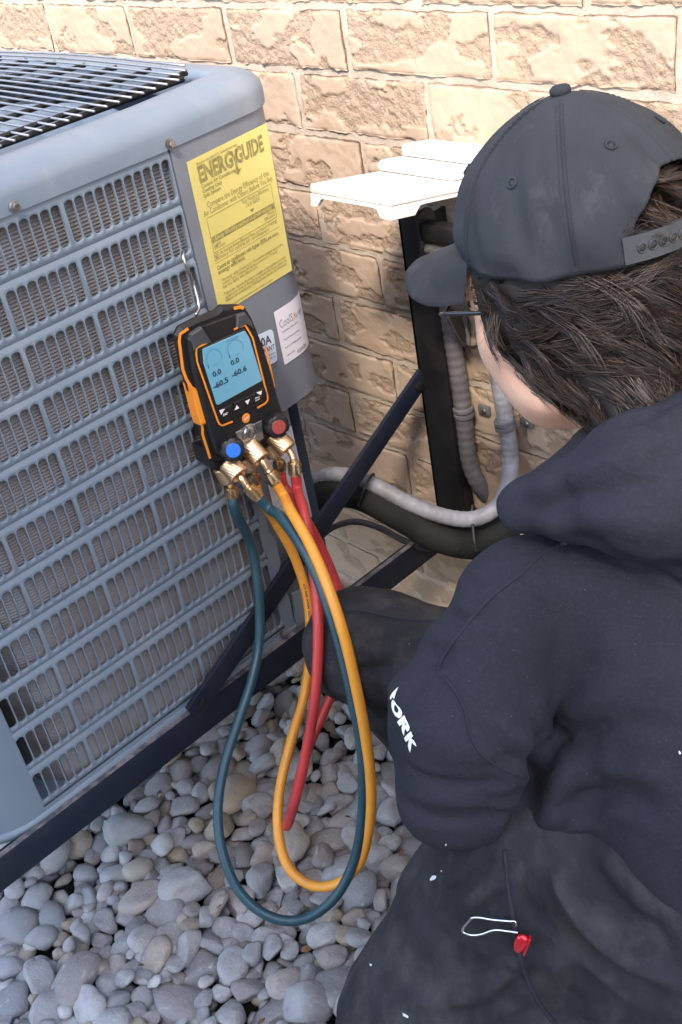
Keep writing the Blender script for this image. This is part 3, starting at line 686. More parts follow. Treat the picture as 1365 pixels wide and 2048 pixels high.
mk('brace_flange', *obox((b0+b1)/2-nv_*.0150+A([-.017, 0, 0]), (dv_, nv_, A([1., 0, 0])), (np.linalg.norm(b1-b0)/2-.02, .0015, .0135)), NAVYM, br_, smooth=False)
for q in ((b0+dv_*.02), (b1-dv_*.02)): mk('bolt', *lathe([(0, .008), (.005, .008), (.0055, .0065)], q+A([.003, 0, 0]), (1, 0, 0), 6), BLACKM, br_, sharp=30)
# far bracket under the other side of the unit
bf = thing('wall_bracket', 'far black steel wall bracket hidden under the back of the air conditioner', 'bracket', (-.66, -.045, .36))
mk('post', *box((-.69, -.045, .30), (-.632, -.004, .9), .001), BLACKM, bf); mk('arm', *box((-.665, -1.0, .316), (-.65, -.046, .3585), .001), NAVYM, bf)

# ================================================================== BLACK RACK AND WHITE COVER ON THE WALL
rk = thing('metal_rack', 'black metal rack with a silver rod under the white cover, fixed to the wall', 'rack', (.12, -.06, .75))
fl = ony(826, 398, -.135); xl = fl[0]
pts = []
for a in np.linspace(0, 180, 9): pts.append((xl, -.118-.017*math.cos(math.radians(a)), .905+.017*math.sin(math.radians(a))))
side = pts+[(xl, -.101, .85), (xl, -.101, .79), (xl, -.135, .79), (xl, -.135, .85)]
mk('side_plate', *prism(side, (.004, 0, 0)), BLACKM, rk, sharp=40)
mk('side_plate', *prism([(p[0]+.19, p[1], p[2]) for p in side], (.004, 0, 0)), BLACKM, rk, sharp=40)
mk('top_bar', *box((xl+.0045, -.132, .884), (xl+.189, -.112, .906), .002), BLACKM, rk)
mk('rod', *tube([(xl+.0045, -.122, .868), (xl+.189, -.122, .868)], .0085, 14), SCREW, rk, sharp=40)
mk('mesh_panel', *box((xl+.0045, -.130, .80), (xl+.189, -.112, .852), .002), DARK, rk)
mk('wall_spacer', *box((xl+.06, -.1115, .81), (xl+.17, -.003, .84), .002), BLACKM, rk)
cvx = nrm([1, 0, 0]); vy = ray(3263, -110); vy = nrm([0, vy[1], vy[2]]); vn = np.cross(cvx, vy)
YC = -.225; co = ony(783, 394, YC); xL = ony(619, 366, YC)[0]; DP = (-YC-.004)/vy[1]; UW = co[0]-xL
cover = thing('plastic_cover', 'white moulded plastic cover with stepped top against the wall above the black rack', 'cover', tuple(co+A([-.07, .1, 0])))
def cpt(u, v, h): return A([xL+u, co[1], co[2]])+vy*v+vn*h
def cbox(name, u0, u1, v0, v1, h0, h1, bev, par):
    c = cpt((u0+u1)/2, (v0+v1)/2, (h0+h1)/2); return mk(name, *obox(c, (cvx, vy, vn), ((u1-u0)/2, (v1-v0)/2, (h1-h0)/2), bev), PLASTIC, par, sharp=45)
plate = cbox('plate', 0, UW, 0, DP, -.012, 0, .003, cover)
def skirt_poly(f, L, t0, t1, hd=.028, hs=.0165, n_=24):
    """ skirt profile along an edge: full depth tabs at both ends, arched up between """
    out = [f(0, -.0121)]
    for t in np.linspace(0, 1, n_):
        s = t*L; k_ = min(1, max(0, (s-t0)/.010), max(0, (L-t1-s)/.010)) if t0 < s < L-t1 else 0
        out.append(f(s, -hd+(hd-hs)*(1-(1-k_)**2)))
    return out+[f(L, -.0121)]
mk('front_skirt', *prism(skirt_poly(lambda s, h: cpt(.001+s, .0008, h), UW-.002, .012, .018), vy*.004), PLASTIC, plate, smooth=False)
mk('end_skirt', *prism(skirt_poly(lambda s, h: cpt(UW-.0008, .0055+s, h), DP-.006, .040, .02), cvx*-.004), PLASTIC, plate, smooth=False)
mk('end_skirt', *prism(skirt_poly(lambda s, h: cpt(.0008, .0055+s, h), DP-.006, .012, .02), cvx*.004), PLASTIC, plate, smooth=False)
cbox('step', .001, UW-.008, .122, DP, .0005, .0155, .006, cover); cbox('step', .008, UW-.016, .160, DP, .016, .033, .007, cover)

# ================================================================== PIPES AND CABLES
def pipe(name, lab, cat, pts, r, m, ribs=0., rf_=260., grp=None, parent=None):
    sp = spline(pts, 14)
    if ribs:
        L_ = np.r_[0, np.cumsum(np.linalg.norm(np.diff(sp, axis=0), axis=1))]; N_ = int(L_[-1]/.0016); s = np.linspace(0, L_[-1], N_)
        sp = np.stack([np.interp(s, L_, sp[:, k]) for k in range(3)], 1); r = r*(1+ribs*np.sign(np.sin(s*rf_*2*math.pi/2))*.5+ribs*np.sin(s*rf_*math.pi)*.5)
    V, F = tube(sp, r, 16); o = mk(name, V, F, m, parent, (0, 0, 0) if parent is None else None, sharp=50)
    if parent is None: tag(o, lab, cat, grp); ORG[o.name] = A([0, 0, 0.])
    return o
pipe('flexible_conduit', 'ribbed grey conduit entering the wall beside the black post', 'conduit',
     [ony(878, 560, -.03), ony(897, 640, -.028), ony(912, 720, -.027), ony(924, 800, -.027), ony(932, 870, -.027), ony(940, 925, -.027), ony(956, 965, -.022), ony(982, 1000, .0), ony(990, 1010, .02)], .0138, CONDUIT, .024, 140.)
pipe('flexible_conduit', 'smooth pale grey conduit curving from the wall behind the chin to the air conditioner', 'conduit',
     [ony(985, 660, -.03), ony(1000, 770, -.03), ony(1013, 850, -.03), ony(1022, 930, -.035), ony(1005, 1000, -.08), ony(955, 1036, -.12), ony(890, 1033, -.14), ony(815, 1005, -.155), ony(745, 968, -.17), ony(690, 950, -.185), ony(640, 955, -.20), ony(560, 990, -.24)], .0125, CONDUIT2, .02, 160.)
pipe('insulated_pipe', 'thick black foam insulated refrigerant pipe running from the wall to the air conditioner', 'pipe',
     [ony(1075, 1035, .03), ony(1020, 1058, -.06), ony(955, 1085, -.11), ony(880, 1072, -.14), ony(800, 1028, -.16), ony(725, 990, -.175), ony(660, 985, -.20), ony(580, 1020, -.24)], .0265, INSUL)
pipe('power_cable', 'thin black cable sagging below the foam insulated pipe', 'cable',
     [ony(590, 1140, -.20), ony(648, 1068, -.16), ony(700, 1044, -.13), ony(752, 1053, -.13), ony(810, 1082, -.14), ony(850, 1095, -.15), ony(905, 1098, -.13), ony(960, 1120, -.05), ony(985, 1135, .02)], .0056, CABLE)
def clamp(lab, p, ax, side):
    t = thing('conduit_clamp', lab, 'clamp', tuple(p), 'conduit clamps on the wall')
    for dz in (-.009, .001): mk('band', *lathe([(0, .0150), (.001, .0168), (.006, .0168), (.007, .0150)], A(p)+A(ax)*dz, ax, 20), CONDUIT, t, sharp=40)
    mk('ear', *obox(A(p)+A([side*.024, .021, -.002]), (A([1., 0, 0]), A([0, 1., 0]), A([0, 0, 1.])), (.011, .003, .008), .002), CONDUIT, t); mk('screw', *lathe([(0, .005), (.003, .004)], A(p)+A([side*.026, .019, -.002]), (0, -1, 0), 10), SCREW, t)
clamp('grey conduit clamp on the ribbed conduit', ony(928, 822, -.027), nrm(ony(924, 800, -.027)-ony(931, 850, -.027)), 1)
clamp('grey conduit clamp on the pale conduit beside the jaw', ony(1011, 848, -.03), nrm(ony(1005, 800, -.03)-ony(1013, 850, -.03)), 1)
def tie(lab, c, ax, ra, rb):
    ax = nrm(ax); t0_ = nrm(np.cross(ax, [1., 0, 0])); up_ = np.cross(t0_, ax); N_ = []
    for a in np.linspace(0, 2*math.pi, 28, endpoint=False): N_.append(A(c)+t0_*ra*math.cos(a)+up_*rb*math.sin(a))
    o = tag(mk('cable_tie', *tube(N_, .0023, 6, closed=True), CABLE, None, tuple(c)), lab, 'cable tie', 'cable ties'); return o
tie('black cable tie joining pale conduit and foam pipe near the post base', (ony(950, 1040, -.12)+ony(952, 1085, -.11))/2+A([0, 0, .006]), ony(925, 1080, -.12)-ony(985, 1073, -.09), .029, .043)
tie('black cable tie joining pale conduit and foam pipe near the brace', (ony(735, 965, -.172)+ony(730, 995, -.175))/2, ony(700, 980, -.185)-ony(760, 1008, -.165), .028, .042)
V, F = grid(lambda u, v: A([u, -.004-.012*max(0, 1-((u-.035)/.045)**2-((v-.375)/.06)**2)*(1+.5*vnoise(A([[u*60, 0, v*60]]), 2)[0]), v]), np.linspace(-.01, .08, 16), np.linspace(.315, .435, 18))
cc = ony(985, 1000, 0); V = V+A([cc[0]-.035, -.004, cc[2]-.375]); mk('caulk_patch', V, F, CAULK, wall)

# ================================================================== DIGITAL MANIFOLD HANGING ON THE UNIT
dev = thing('digital_manifold', 'black and orange digital manifold gauge with blue screen hanging on the louvres', 'gauge', (.02, -.445, .74))
XF = .058
def D(x, y, h=0.): return onx(x, y, XF+h)
def dprism(name, pts, h0, h1, m, par, inset=0., smooth=False):
    """ polygon traced on the device face plane, from depth h0 to h1 (metres from the face plane), chamfered towards h1 """
    p = A([D(*q) for q in pts]); c = p.mean(0); n = len(p)
    a = p+A([h0, 0, 0]); b = p+A([h1-inset*.6, 0, 0]); q = p+A([h1, 0, 0]); 
    dirs = (c-p); dirs /= np.linalg.norm(dirs, axis=1)[:, None]; q = q+dirs*inset
    V = np.vstack([a, b, q]); F = []
    area_ = sum(p[i][1]*p[(i+1) % n][2]-p[(i+1) % n][1]*p[i][2] for i in range(n)); fl = 1 if area_ > 0 else -1
    for k in range(2):
        for i in range(n): F.append([k*n+i, k*n+(i+1) % n, (k+1)*n+(i+1) % n, (k+1)*n+i][::fl])
    F.append([2*n+i for i in range(n)][::fl]); F.append([i for i in range(n)][::-fl])
    return mk(name, V, F, m, par, smooth=smooth)
body_pts = [(357, 672), (366, 655), (397, 639), (438, 623), (450, 612), (484, 611), (499, 619), (512, 640), (533, 694), (547, 738), (560, 786), (577, 842), (566, 872), (528, 890), (447, 927), (424, 919), (411, 876), (404, 849), (388, 792), (371, 742)]
body_d = dprism('body', body_pts, -.011, -.004, RUBBER, dev, .006)
dprism('back', [(420, 690), (500, 660), (560, 830), (550, 860), (470, 900), (445, 890)], -.0555, -.0105, RUBBER, dev, .002)
dprism('face', [(374, 678), (383, 664), (400, 655), (440, 638), (486, 626), (497, 633), (507, 655), (527, 706), (541, 745), (553, 795), (568, 840), (558, 862), (526, 880), (450, 914), (431, 906), (418, 868), (399, 800), (384, 742)], -.006, .0035, RUBBER, dev, .004)
# grey roof facets at the top corners, dark shoulders
dprism('top_facet', [(376, 668), (399, 652), (420, 684), (398, 690), (384, 700)], .0, .0055, GREYDEV, dev, .0025)
dprism('top_facet', [(402, 652), (442, 636), (466, 628), (464, 662), (421, 683)], .0, .0045, RUBBER, dev, .002)
dprism('top_facet', [(470, 628), (486, 624), (499, 640), (503, 656), (491, 648), (468, 658)], .0, .0055, GREYDEV, dev, .0025)
def trim(name, pts, wpx, h, m, par, hh=.0022):
    sp = A(pts, float); V = []; F = []; n = len(sp)
    for i in range(n):
        t0_ = sp[min(i+1, n-1)]-sp[max(i-1, 0)]; nn = A([-t0_[1], t0_[0]])/np.linalg.norm(t0_)*wpx/2
        for s, d_ in ((-1, 0), (-1, hh), (1, hh), (1, 0)): V.append(D(*(sp[i]+nn*s), h+d_))
    for i in range(n-1):
        for k in range(4): k2 = (k+1) % 4; F.append([i*4+k, i*4+k2, (i+1)*4+k2, (i+1)*4+k])
    F += [[0, 1, 2, 3][::-1], [4*n-4, 4*n-3, 4*n-2, 4*n-1]]
    return mk(name, V, F, m, par, smooth=False)
trim('orange_trim', [(416, 685), (394, 696), (393, 707), (395, 724), (436, 842), (440, 849), (446, 851), (466, 843)], 3.6, .003, ORANGE, dev)
trim('orange_trim', [(468, 659), (490, 650), (494, 655), (506, 676), (536, 794), (536, 800), (531, 807), (515, 816)], 3.6, .003, ORANGE, dev)
trim('orange_edge', [(377, 657), (361, 668), (359, 682), (366, 738), (373, 758), (384, 776)], 6, -.0065, ORANGE, dev, .004)
dprism('orange_bumper', [(382, 770), (395, 778), (414, 840), (413, 849), (404, 852), (399, 838), (390, 802)], -.016, .0005, ORANGE, dev, .003)
trim('orange_edge', [(405, 850), (406, 870), (421, 917)], 5, -.0065, ORANGE, dev, .004)
trim('orange_edge', [(531, 692), (541, 735), (549, 775)], 4, -.0075, ORANGE, dev, .004)
trim('orange_edge', [(468, 617), (480, 614), (488, 616)], 7, -.0065, ORANGE, dev, .004)
scr_pts = [(400, 698), (403, 695), (483, 660), (486, 661), (494, 675), (519, 757), (518, 760), (431, 808), (428, 806), (402, 724)]
dprism('screen_frame', [(395, 696), (485, 655), (499, 674), (529, 790), (524, 803), (446, 843), (439, 838), (397, 724)], .001, .0048, RUBBER, dev, .0015)
scrn = dprism('screen', scr_pts, .0035, .0056, LCD, dev, .0006)
# screen print: two dials and four readings, mapped bilinearly over the screen
q00, q10, q11, q01 = [A(v, float) for v in ((400, 697), (487, 660), (520, 757), (429, 809))]
class Scr:
    def at(s, uv, e=0.):
        out = []
        for u, v in A(uv, float).reshape(-1, 2):
            p = (q00*(1-u)+q10*u)*(1-v)+(q01*(1-u)+q11*u)*v; out.append(D(p[0], p[1], .0056+e))
        return A(out)
sc_ = Scr(); dg = MB(); pal = MB()
def stext(mb, s, u0, u1, v0, v1, bold=.0):
    V, F = text_geo(s, 1.0, 0, bold); V = V-V.min(0); V = V/V.max(0); mb.add(sc_.at(np.c_[u0+V[:, 0]*(u1-u0), v1-V[:, 1]*(v1-v0)], .0003), F)
stext(dg, '0.0', .12, .31, .47, .57, .035); stext(dg, '-60.5', .07, .40, .665, .77, .035); stext(dg, '0.0', .54, .73, .43, .53, .035); stext(dg, '-60.6', .49, .82, .635, .74, .035)
dg.build('reading', LCDINK, scrn, smooth=False)
for cx in (.24, .72):
    ro, ri = .175, .163; a = np.radians(np.linspace(-35, 215, 26)); V = []; F = []
    for t in a: V += [(cx+ro*math.cos(t), .265-ro*.95*math.sin(t)), (cx+ri*math.cos(t), .265-ri*.95*math.sin(t))]
    pal.add(sc_.at(V, .0002), [[2*i, 2*i+2, 2*i+3, 2*i+1] for i in range(25)])
    stext(pal, 'psi', cx-.05, cx+.05, .36, .395)
for cx, sy in ((.06, 1), (.54, 1)): dg2 = MB().add(sc_.at([(cx, .33), (cx+.016, .33), (cx+.03, .39), (cx+.014, .39)], .0003), [[0, 1, 2, 3]]); dg2.build('dial_mark', LCDINK, scrn, smooth=False)
stext(pal, 'R410A', .60, .86, .055, .10); pal.build('dial', LCDPALE, scrn, smooth=False)
# keys and their white print
for i, (kx, ky) in enumerate(((449, 818), (473, 806), (495, 796), (515, 785))):
    ax_ = A([21, -10]); dn = A([4.5, 14]); c = A([kx, ky])
    key = dprism('key', [tuple(c-ax_/2-dn/2), tuple(c+ax_/2-dn/2), tuple(c+ax_/2+dn/2), tuple(c-ax_/2+dn/2)][::1], .003, .0072, GREYDEV if False else RUBBER, dev, .0014)
    pr_ = MB()
    def tri(*p): pr_.add([D(330+a/3.9, 580+b/3.9, .0076) for a, b in p], [[0, 1, 2]])
    if i == 0: tri((425, 938), (470, 925), (440, 975))
    if i == 1: tri((562, 897), (544, 938), (581, 922))
    if i == 2: tri((624, 868), (664, 850), (648, 894))
    if i == 3: tri((712, 800), (758, 785), (752, 820))
    if i in (0, 3):
        for s, cx, cy in ((('ESC', 475, 968),) if i == 0 else (('Menu', 725, 838), ('Enter', 727, 856))):
            V, F = text_geo(s, 1., 0, .03); V = V-V.mean(0); V = V/np.ptp(V[:, 0]); wd = 40
            pr_.add([D(330+(cx+wd*(x_*.91+y_*.2*.9))/3.9, 580+(cy-wd*(x_*.41)-wd*y_*1.0)/3.9, .0076) for x_, y_ in V], F)
    pr_.build('print', WINK, key, smooth=False)
lc = D(492, 836, .003); lg = mk('logo_disc', *lathe([(0, .0063), (.001, .0063), (.0012, .006)], lc, (1, .0, .0), 24), ORANGE, dev, sharp=30)
V, F = text_geo('testo', .0042, 0, .0001); V = V-V.mean(0); mk('logo_lettering', [lc+A([.0015, x_*.93+y_*.0, y_+x_*.12]) for x_, y_ in V], F, WINK, lg, smooth=False)
plate_s = dprism('sight_plate', [(467, 863), (519, 839), (523, 875), (487, 895), (472, 876)], .003, .0052, STEEL, dev, .0008)
gc = D(498, 865, .0050); mk('sight_glass', *lathe([(0, .0118), (.002, .0118), (.0028, .0100), (.0024, .0095), (.0040, .0072), (.0048, .004), (.005, .0)], gc, (1, -.05, .05), 28, True, False), GLASSB, plate_s, sharp=40)
for (bx, by), (ex, ey), mcap in (((460, 893), (467, 901), KBLUE), ((546, 846), (558, 854), KRED)):
    b_ = D(bx, by, .003); e_ = onx(ex, ey, XF+.024); ax_ = nrm(e_-b_); ln = np.linalg.norm(e_-b_)
    V, F = lathe([(0, .0120), (.003, .0155), (ln-.004, .0160), (ln-.001, .0148), (ln, .0120)], b_, ax_, 48, True, True, lambda a, i: 1-.16*(max(0, math.cos(7*a))**3) if 0 < i < 4 else 1)
    kn = mk('valve_knob', V, F, RUBBER, dev, sharp=45); mk('knob_cap', *lathe([(0, .0092), (.0008, .0092), (.0011, .0087)], e_, ax_, 24), mcap, kn, sharp=30)
# manifold block under the face
dprism('manifold_block', [(428, 905), (562, 862), (566, 880), (545, 905), (455, 950), (438, 940)], -.045, -.012, RUBBER, dev, .004)
# brass fittings: knurled nut (a real cross hatched relief), nipple and hexagonal ferrule
def fitting(b, e, n1, f0, f1, r, dark=False):
    b, e, n1, f0, f1 = [A(v) for v in (b, e, n1, f0, f1)]
    t = thing('brass_coupling', '', 'x', tuple(b)) if False else None
    ax_ = nrm(e-b); ln = np.linalg.norm(e-b); na = 96; nh = 15; rows = [(0, r*.8)]
    for i in range(nh): rows.append((ln*(.06+.88*i/(nh-1)), r))
    rows += [(ln, r*.93), (ln, r*.80), (ln-.004, r*.72)]
    V, F = lathe(rows, b, ax_, na, True, True, lambda a, i: 1+(.055*math.cos(24*a+i*1.2) if 1 <= i <= nh else 0))
    nut = mk('brass_nut', V, F, BRASSD, dev, sharp=70)
    mk('nipple', *tube(spline([e-ax_*.004, e+ax_*.004, (e+ax_*.006)*.35+n1*.65, n1, f0+nrm(f1-f0)*.003], 6), .0044, 14), BRASS, nut)
    fx = nrm(f1-f0); fl = np.linalg.norm(f1-f0)
    V, F = lathe([(0, .0062), (.0012, .0078), (fl*.18, .0080), (fl*.2, .0086), (fl*.8, .0086), (fl*.82, .0078), (fl-.001, .0078), (fl, .0068)], f0, fx, 48, True, True, lambda a, i: (math.cos(math.pi/6)/math.cos(((a+math.pi/6) % (math.pi/3))-math.pi/6)*1.06) if i in (3, 4) else 1)
    mk('ferrule', V, F, BRASS, nut, sharp=30)
    return f1, fx
fr = [fitting(onx(455, 925, .060), onx(480, 953, .080), onx(492, 970, .088), onx(495, 973, .090), onx(519, 997, .100), .0128),
      fitting(onx(496, 890, .060), onx(523, 921, .080), onx(536, 940, .088), onx(538, 943, .090), onx(553, 968, .098), .0128),
      fitting(onx(547, 868, .060), onx(577, 900, .080), onx(587, 918, .088), onx(588, 922, .089), onx(592, 953, .094), .0128)]
re = [fitting(onx(443, 932, .035), onx(459, 962, .040), onx(461, 970, .041), onx(461, 972, .041), onx(466, 996, .043), .0115),
      fitting(onx(488, 912, .035), onx(503, 938, .040), onx(506, 944, .041), onx(506, 946, .041), onx(512, 968, .043), .0115),
      fitting(onx(540, 884, .035), onx(552, 912, .040), onx(556, 918, .041), onx(557, 920, .041), onx(562, 944, .043), .0115)]
def dp(p): return float((A(p)-CAM)@CD)
def hose(name_label, pix, a, b, r, m):
    """ pix: (x, y, depth) between the two ferrules """
    pts = [a[0]-a[1]*.004, a[0]+a[1]*.02]+[P(*q) for q in pix]+[b[0]+b[1]*.02, b[0]-b[1]*.004]
    sp = spline(pts, 16); V, F = tube(sp, r, 16)
    o = mk('hose', V, F, m, None, (0, 0, 0)); ORG[o.name] = A([0, 0, 0.]); return tag(o, name_label, 'hose'), sp
h1, s1 = hose('teal charging hose hanging in the lowest loop from the manifold', [(565, 1038, 1.375), (617, 1115, 1.345), (656, 1210, 1.33), (683, 1300, 1.335), (708, 1410, 1.35), (724, 1500, 1.37), (727, 1600, 1.40), (712, 1712, 1.435), (670, 1795, 1.46), (605, 1839, 1.475), (538, 1832, 1.48), (480, 1784, 1.485), (446, 1706, 1.49), (436, 1620, 1.50), (449, 1530, 1.51), (478, 1440, 1.52), (504, 1360, 1.53), (519, 1280, 1.54), (517, 1180, 1.53), (503, 1092, 1.51)], fr[0], re[0], .0068, HTEAL)
h2, s2 = hose('yellow charging hose looping down in front of the worker knee', [(581, 1020, 1.37), (618, 1085, 1.34), (655, 1170, 1.315), (688, 1270, 1.31), (712, 1370, 1.325), (731, 1470, 1.35), (742, 1560, 1.38), (740, 1640, 1.41), (722, 1720, 1.44), (680, 1765, 1.46), (625, 1771, 1.475), (578, 1735, 1.485), (557, 1665, 1.495), (560, 1580, 1.51), (583, 1480, 1.53), (607, 1400, 1.55), (620, 1310, 1.56), (617, 1210, 1.56), (592, 1120, 1.545), (552, 1045, 1.51)], fr[1], re[1], .0068, HYEL)
h3, s3 = hose('red charging hose in a narrow loop seen edge on behind the yellow one', [(607, 1020, 1.39), (622, 1100, 1.375), (633, 1190, 1.365), (637, 1270, 1.36), (633, 1370, 1.37), (621, 1460, 1.39), (601, 1560, 1.42), (582, 1630, 1.46), (574, 1652, 1.50), (584, 1620, 1.53), (612, 1510, 1.55), (650, 1420, 1.57), (688, 1330, 1.58), (698, 1255, 1.58), (678, 1180, 1.57), (640, 1090, 1.55), (590, 1000, 1.50)], fr[2], re[2], .0068, HRED)
V, F = text_geo('CHARGING HOSE  MAX 800 PSI', .0042, 0, .0001); L2 = np.r_[0, np.cumsum(np.linalg.norm(np.diff(s2, axis=0), axis=1))]; i0 = int(np.argmin(np.abs(A([px(q)[1] for q in s2[len(s2)//2:]])-1300)))+len(s2)//2
pv = []; V = V-A([0, V[:, 1].mean()])
for a, b in V:
    s_ = L2[i0]+a*1.6; c = A([np.interp(s_, L2, s2[:, k]) for k in range(3)]); c2 = A([np.interp(s_+.002, L2, s2[:, k]) for k in range(3)]); t = nrm(c2-c); tw = nrm(CAM-c); tw = nrm(tw-t*(tw@t)); sd = np.cross(t, tw); an_ = b/.0069
    pv.append(c+(tw*math.cos(an_)-sd*math.sin(an_)*-1)*.00705)
mk('hose_lettering', pv, F, INK, h2, smooth=False)
# bent wire hook of the gauge in the louvre
hk = spline([onx(392, 630, .030), onx(398, 612, .020), onx(388, 570, .012), onx(374, 535, .012), onx(366, 512, .008), onx(368, 500, -.004), onx(374, 505, -.012)], 8)
mk('hanging_hook', *tube(hk, .0022, 8), CHROME, dev)

# ================================================================== THE WORKER
man = thing('person', 'person in black cap and dark hooded sweatshirt kneeling beside the air conditioner', 'person', (.56, -.55, 0))
def prim_f(prims, k, extra=None):
    def f(X):
        out = None
        for p in prims:
            if p[0] == 'c': d = sd_cap(X, *p[1:5])
            else: d = sd_ell(X, *p[1:4])
            kk = p[5] if p[0] == 'c' and len(p) > 5 else (p[4] if p[0] == 'e' and len(p) > 4 else k)
            out = d if out is None else smin(out, d, kk)
        return extra(X, out) if extra else out
    return f
# ---- head frame
pit = math.radians(20); fh = nrm([-1, .03, 0]); LL = nrm(np.cross([0, 0, 1], fh)); FF = fh*math.cos(pit)-A([0, 0, 1])*math.sin(pit); UU = np.cross(FF, LL)
HAX = (FF, LL, UU)
cpit = math.radians(8); CF = fh*math.cos(cpit)-A([0, 0, 1])*math.sin(cpit); CUU = np.cross(CF, LL)
ca, cb_, chh = .1150, .0980, .120; CU0 = .010
HH = P(1120, 176, .90)-CUU*(CU0+chh+.004)
HO = HH+CF*.016+LL*.004-CUU*.022
def cp_(f, l, u): return HH+CF*f+LL*l+CUU*u
def cloc(X): q = X-HH; return q@CF, q@LL, q@CUU
def hp(f, l, u): return HO+FF*f+LL*l+UU*u
def hloc(X): q = X-HO; return q@FF, q@LL, q@UU
LSH = P(1030, 1215, .97); ELB = P(915, 1572, 1.02); RSH = LSH+A([-.01, .37, .0])
WRL = P(885, 1440, 1.22); WRR = P(930, 1450, 1.36); ELR = A([.56, -.19, .58])
NECK = A([.64, -.395, .855])
# bare body: one continuous surface (head, neck, trunk, arms, hands)
def hand(wr, d, side):
    d = nrm(d); s = nrm(np.cross(d, [0, 0, 1]))*side; dn = nrm(np.cross(s, d))*side; o = [('c', wr, wr+d*.07, .026, .030)]
    for i, ln in enumerate((.068, .078, .073, .056)):
        b0_ = wr+d*.085+s*(.027-.018*i); b1_ = b0_+d*ln*.5-A([0, 0, 1])*.010; b2_ = b1_+d*ln*.3-A([0, 0, 1])*ln*.45
        o += [('c', b0_-d*.02, b1_, .0095, .0085, .004), ('c', b1_, b2_, .0085, .007, .004)]
    t0 = wr+d*.03+s*.03; o += [('c', t0-s*.01, t0+s*.022+d*.03, .011, .010, .006), ('c', t0+s*.022+d*.03, t0+s*.026+d*.055-A([0, 0, 1])*.012, .010, .008, .004)]
    return o
bp = [('e', hp(0, 0, 0), HAX, (.100, .080, .108)), ('e', hp(.036, 0, -.060), HAX, (.070, .072, .082)), ('c', hp(.045, 0, -.105), hp(.078, 0, -.112), .028, .018),
      ('c', hp(.02, .052, -.085), hp(.062, .022, -.112), .022, .016), ('c', hp(.02, -.052, -.085), hp(.062, -.022, -.112), .022, .016),
      ('c', hp(.062, .042, -.042), hp(.045, .058, -.03), .020, .018), ('c', hp(.062, -.042, -.042), hp(.045, -.058, -.03), .020, .018),
      ('c', hp(.092, 0, -.02), hp(.113, 0, -.052), .008, .012, .012), ('c', hp(.098, .01, -.056), hp(.098, -.01, -.056), .010, .010, .01),
      ('c', hp(.088, -.03, .004), hp(.088, .03, .004), .012, .012, .015), ('c', hp(.088, -.018, -.079), hp(.088, .018, -.079), .008, .008, .006), ('c', hp(.087, -.014, -.088), hp(.087, .014, -.088), .008, .008, .006),
      ('c', hp(-.015, .078, -.038), hp(-.018, .078, -.015), .007, .009, .006), ('c', hp(-.015, -.078, -.038), hp(-.018, -.078, -.015), .007, .009, .006),
      ('c', hp(-.03, 0, -.06), NECK, .056, .060), ('c', NECK, A([.70, -.40, .60]), .075, .11), ('c', LSH, RSH, .045, .045), ('c', LSH, ELB, .042, .036), ('c', RSH, ELR, .042, .036), ('c', ELB, WRL, .036, .026), ('c', ELR, WRR, .036, .026), ('c', A([.70, -.40, .60]), A([.78, -.42, .44]), .11, .11)]
V, F = nets(prim_f(bp, .022), (.28, -.76, .3), (.92, -.08, 1.2), .006)
hb = []
for wr, d_, s_ in ((WRL, P(855, 1420, 1.34)-WRL, 1), (WRR, P(880, 1430, 1.45)-WRR, -1)): hb += hand(wr, d_, s_)
V2, F2 = nets(prim_f(hb, .008), (.16, -.62, .38), (.46, -.22, .64), .0035)
V = relax(V, F, 2, .5); V2 = relax(V2, F2, 1, .5)
body = mk('body', np.vstack([V, V2]), np.vstack([F, F2+len(V)]), SKIN, man)
for s_ in (-1, 1):
    ey = mk('eye', *lathe([(-.011, 0.001), (-.008, .008), (0, .0115), (.008, .008), (.0112, .002)], hp(.079, .031*s_, -.018), FF, 16), WHITEP, body); mk('iris', *lathe([(.0100, .0055), (.0116, .001)], hp(.079, .031*s_, -.018), FF, 14), INK, ey)
    mk('eyebrow', *tube(spline([hp(.094, .014*s_, .003), hp(.095, .030*s_, .008), hp(.082, .048*s_, .002)], 5), .0035, 6), HAIRB, body)

# ---- hooded sweatshirt
def fold(X, d, a, b, r, depth): return d+depth*np.exp(-np.clip(sd_cap(X, a, b, 0, 0), 0, 9)**2/(r*r))
CW1 = [('c', P(1068, 1475, .93), P(1062, 1560, .94), .014, .012), ('c', P(1062, 1560, .94), P(1035, 1650, .97), .016, .014)]
def wrinkle(X, s, ax_, fr, amp, low, zc, zs):
    """ ridged creases stretched along an axis, stronger towards the height zc """
    t = X@ax_; Y = X-.72*t[..., None]*ax_; Y = Y+.012*np.stack([vnoise(X*9, s+1), vnoise(X*9, s+2), vnoise(X*9, s+3)], -1)
    r_ = np.abs(vnoise(Y*fr*.5, s)); m_ = np.clip(.5+.9*vnoise(X*7, s+5), 0, 1)
    return amp*(np.exp(-(r_/.16)**2)*.9-.3)*m_*(low+(1-low)*np.clip((zc-X[..., 2])/(zc-zs), 0, 1))
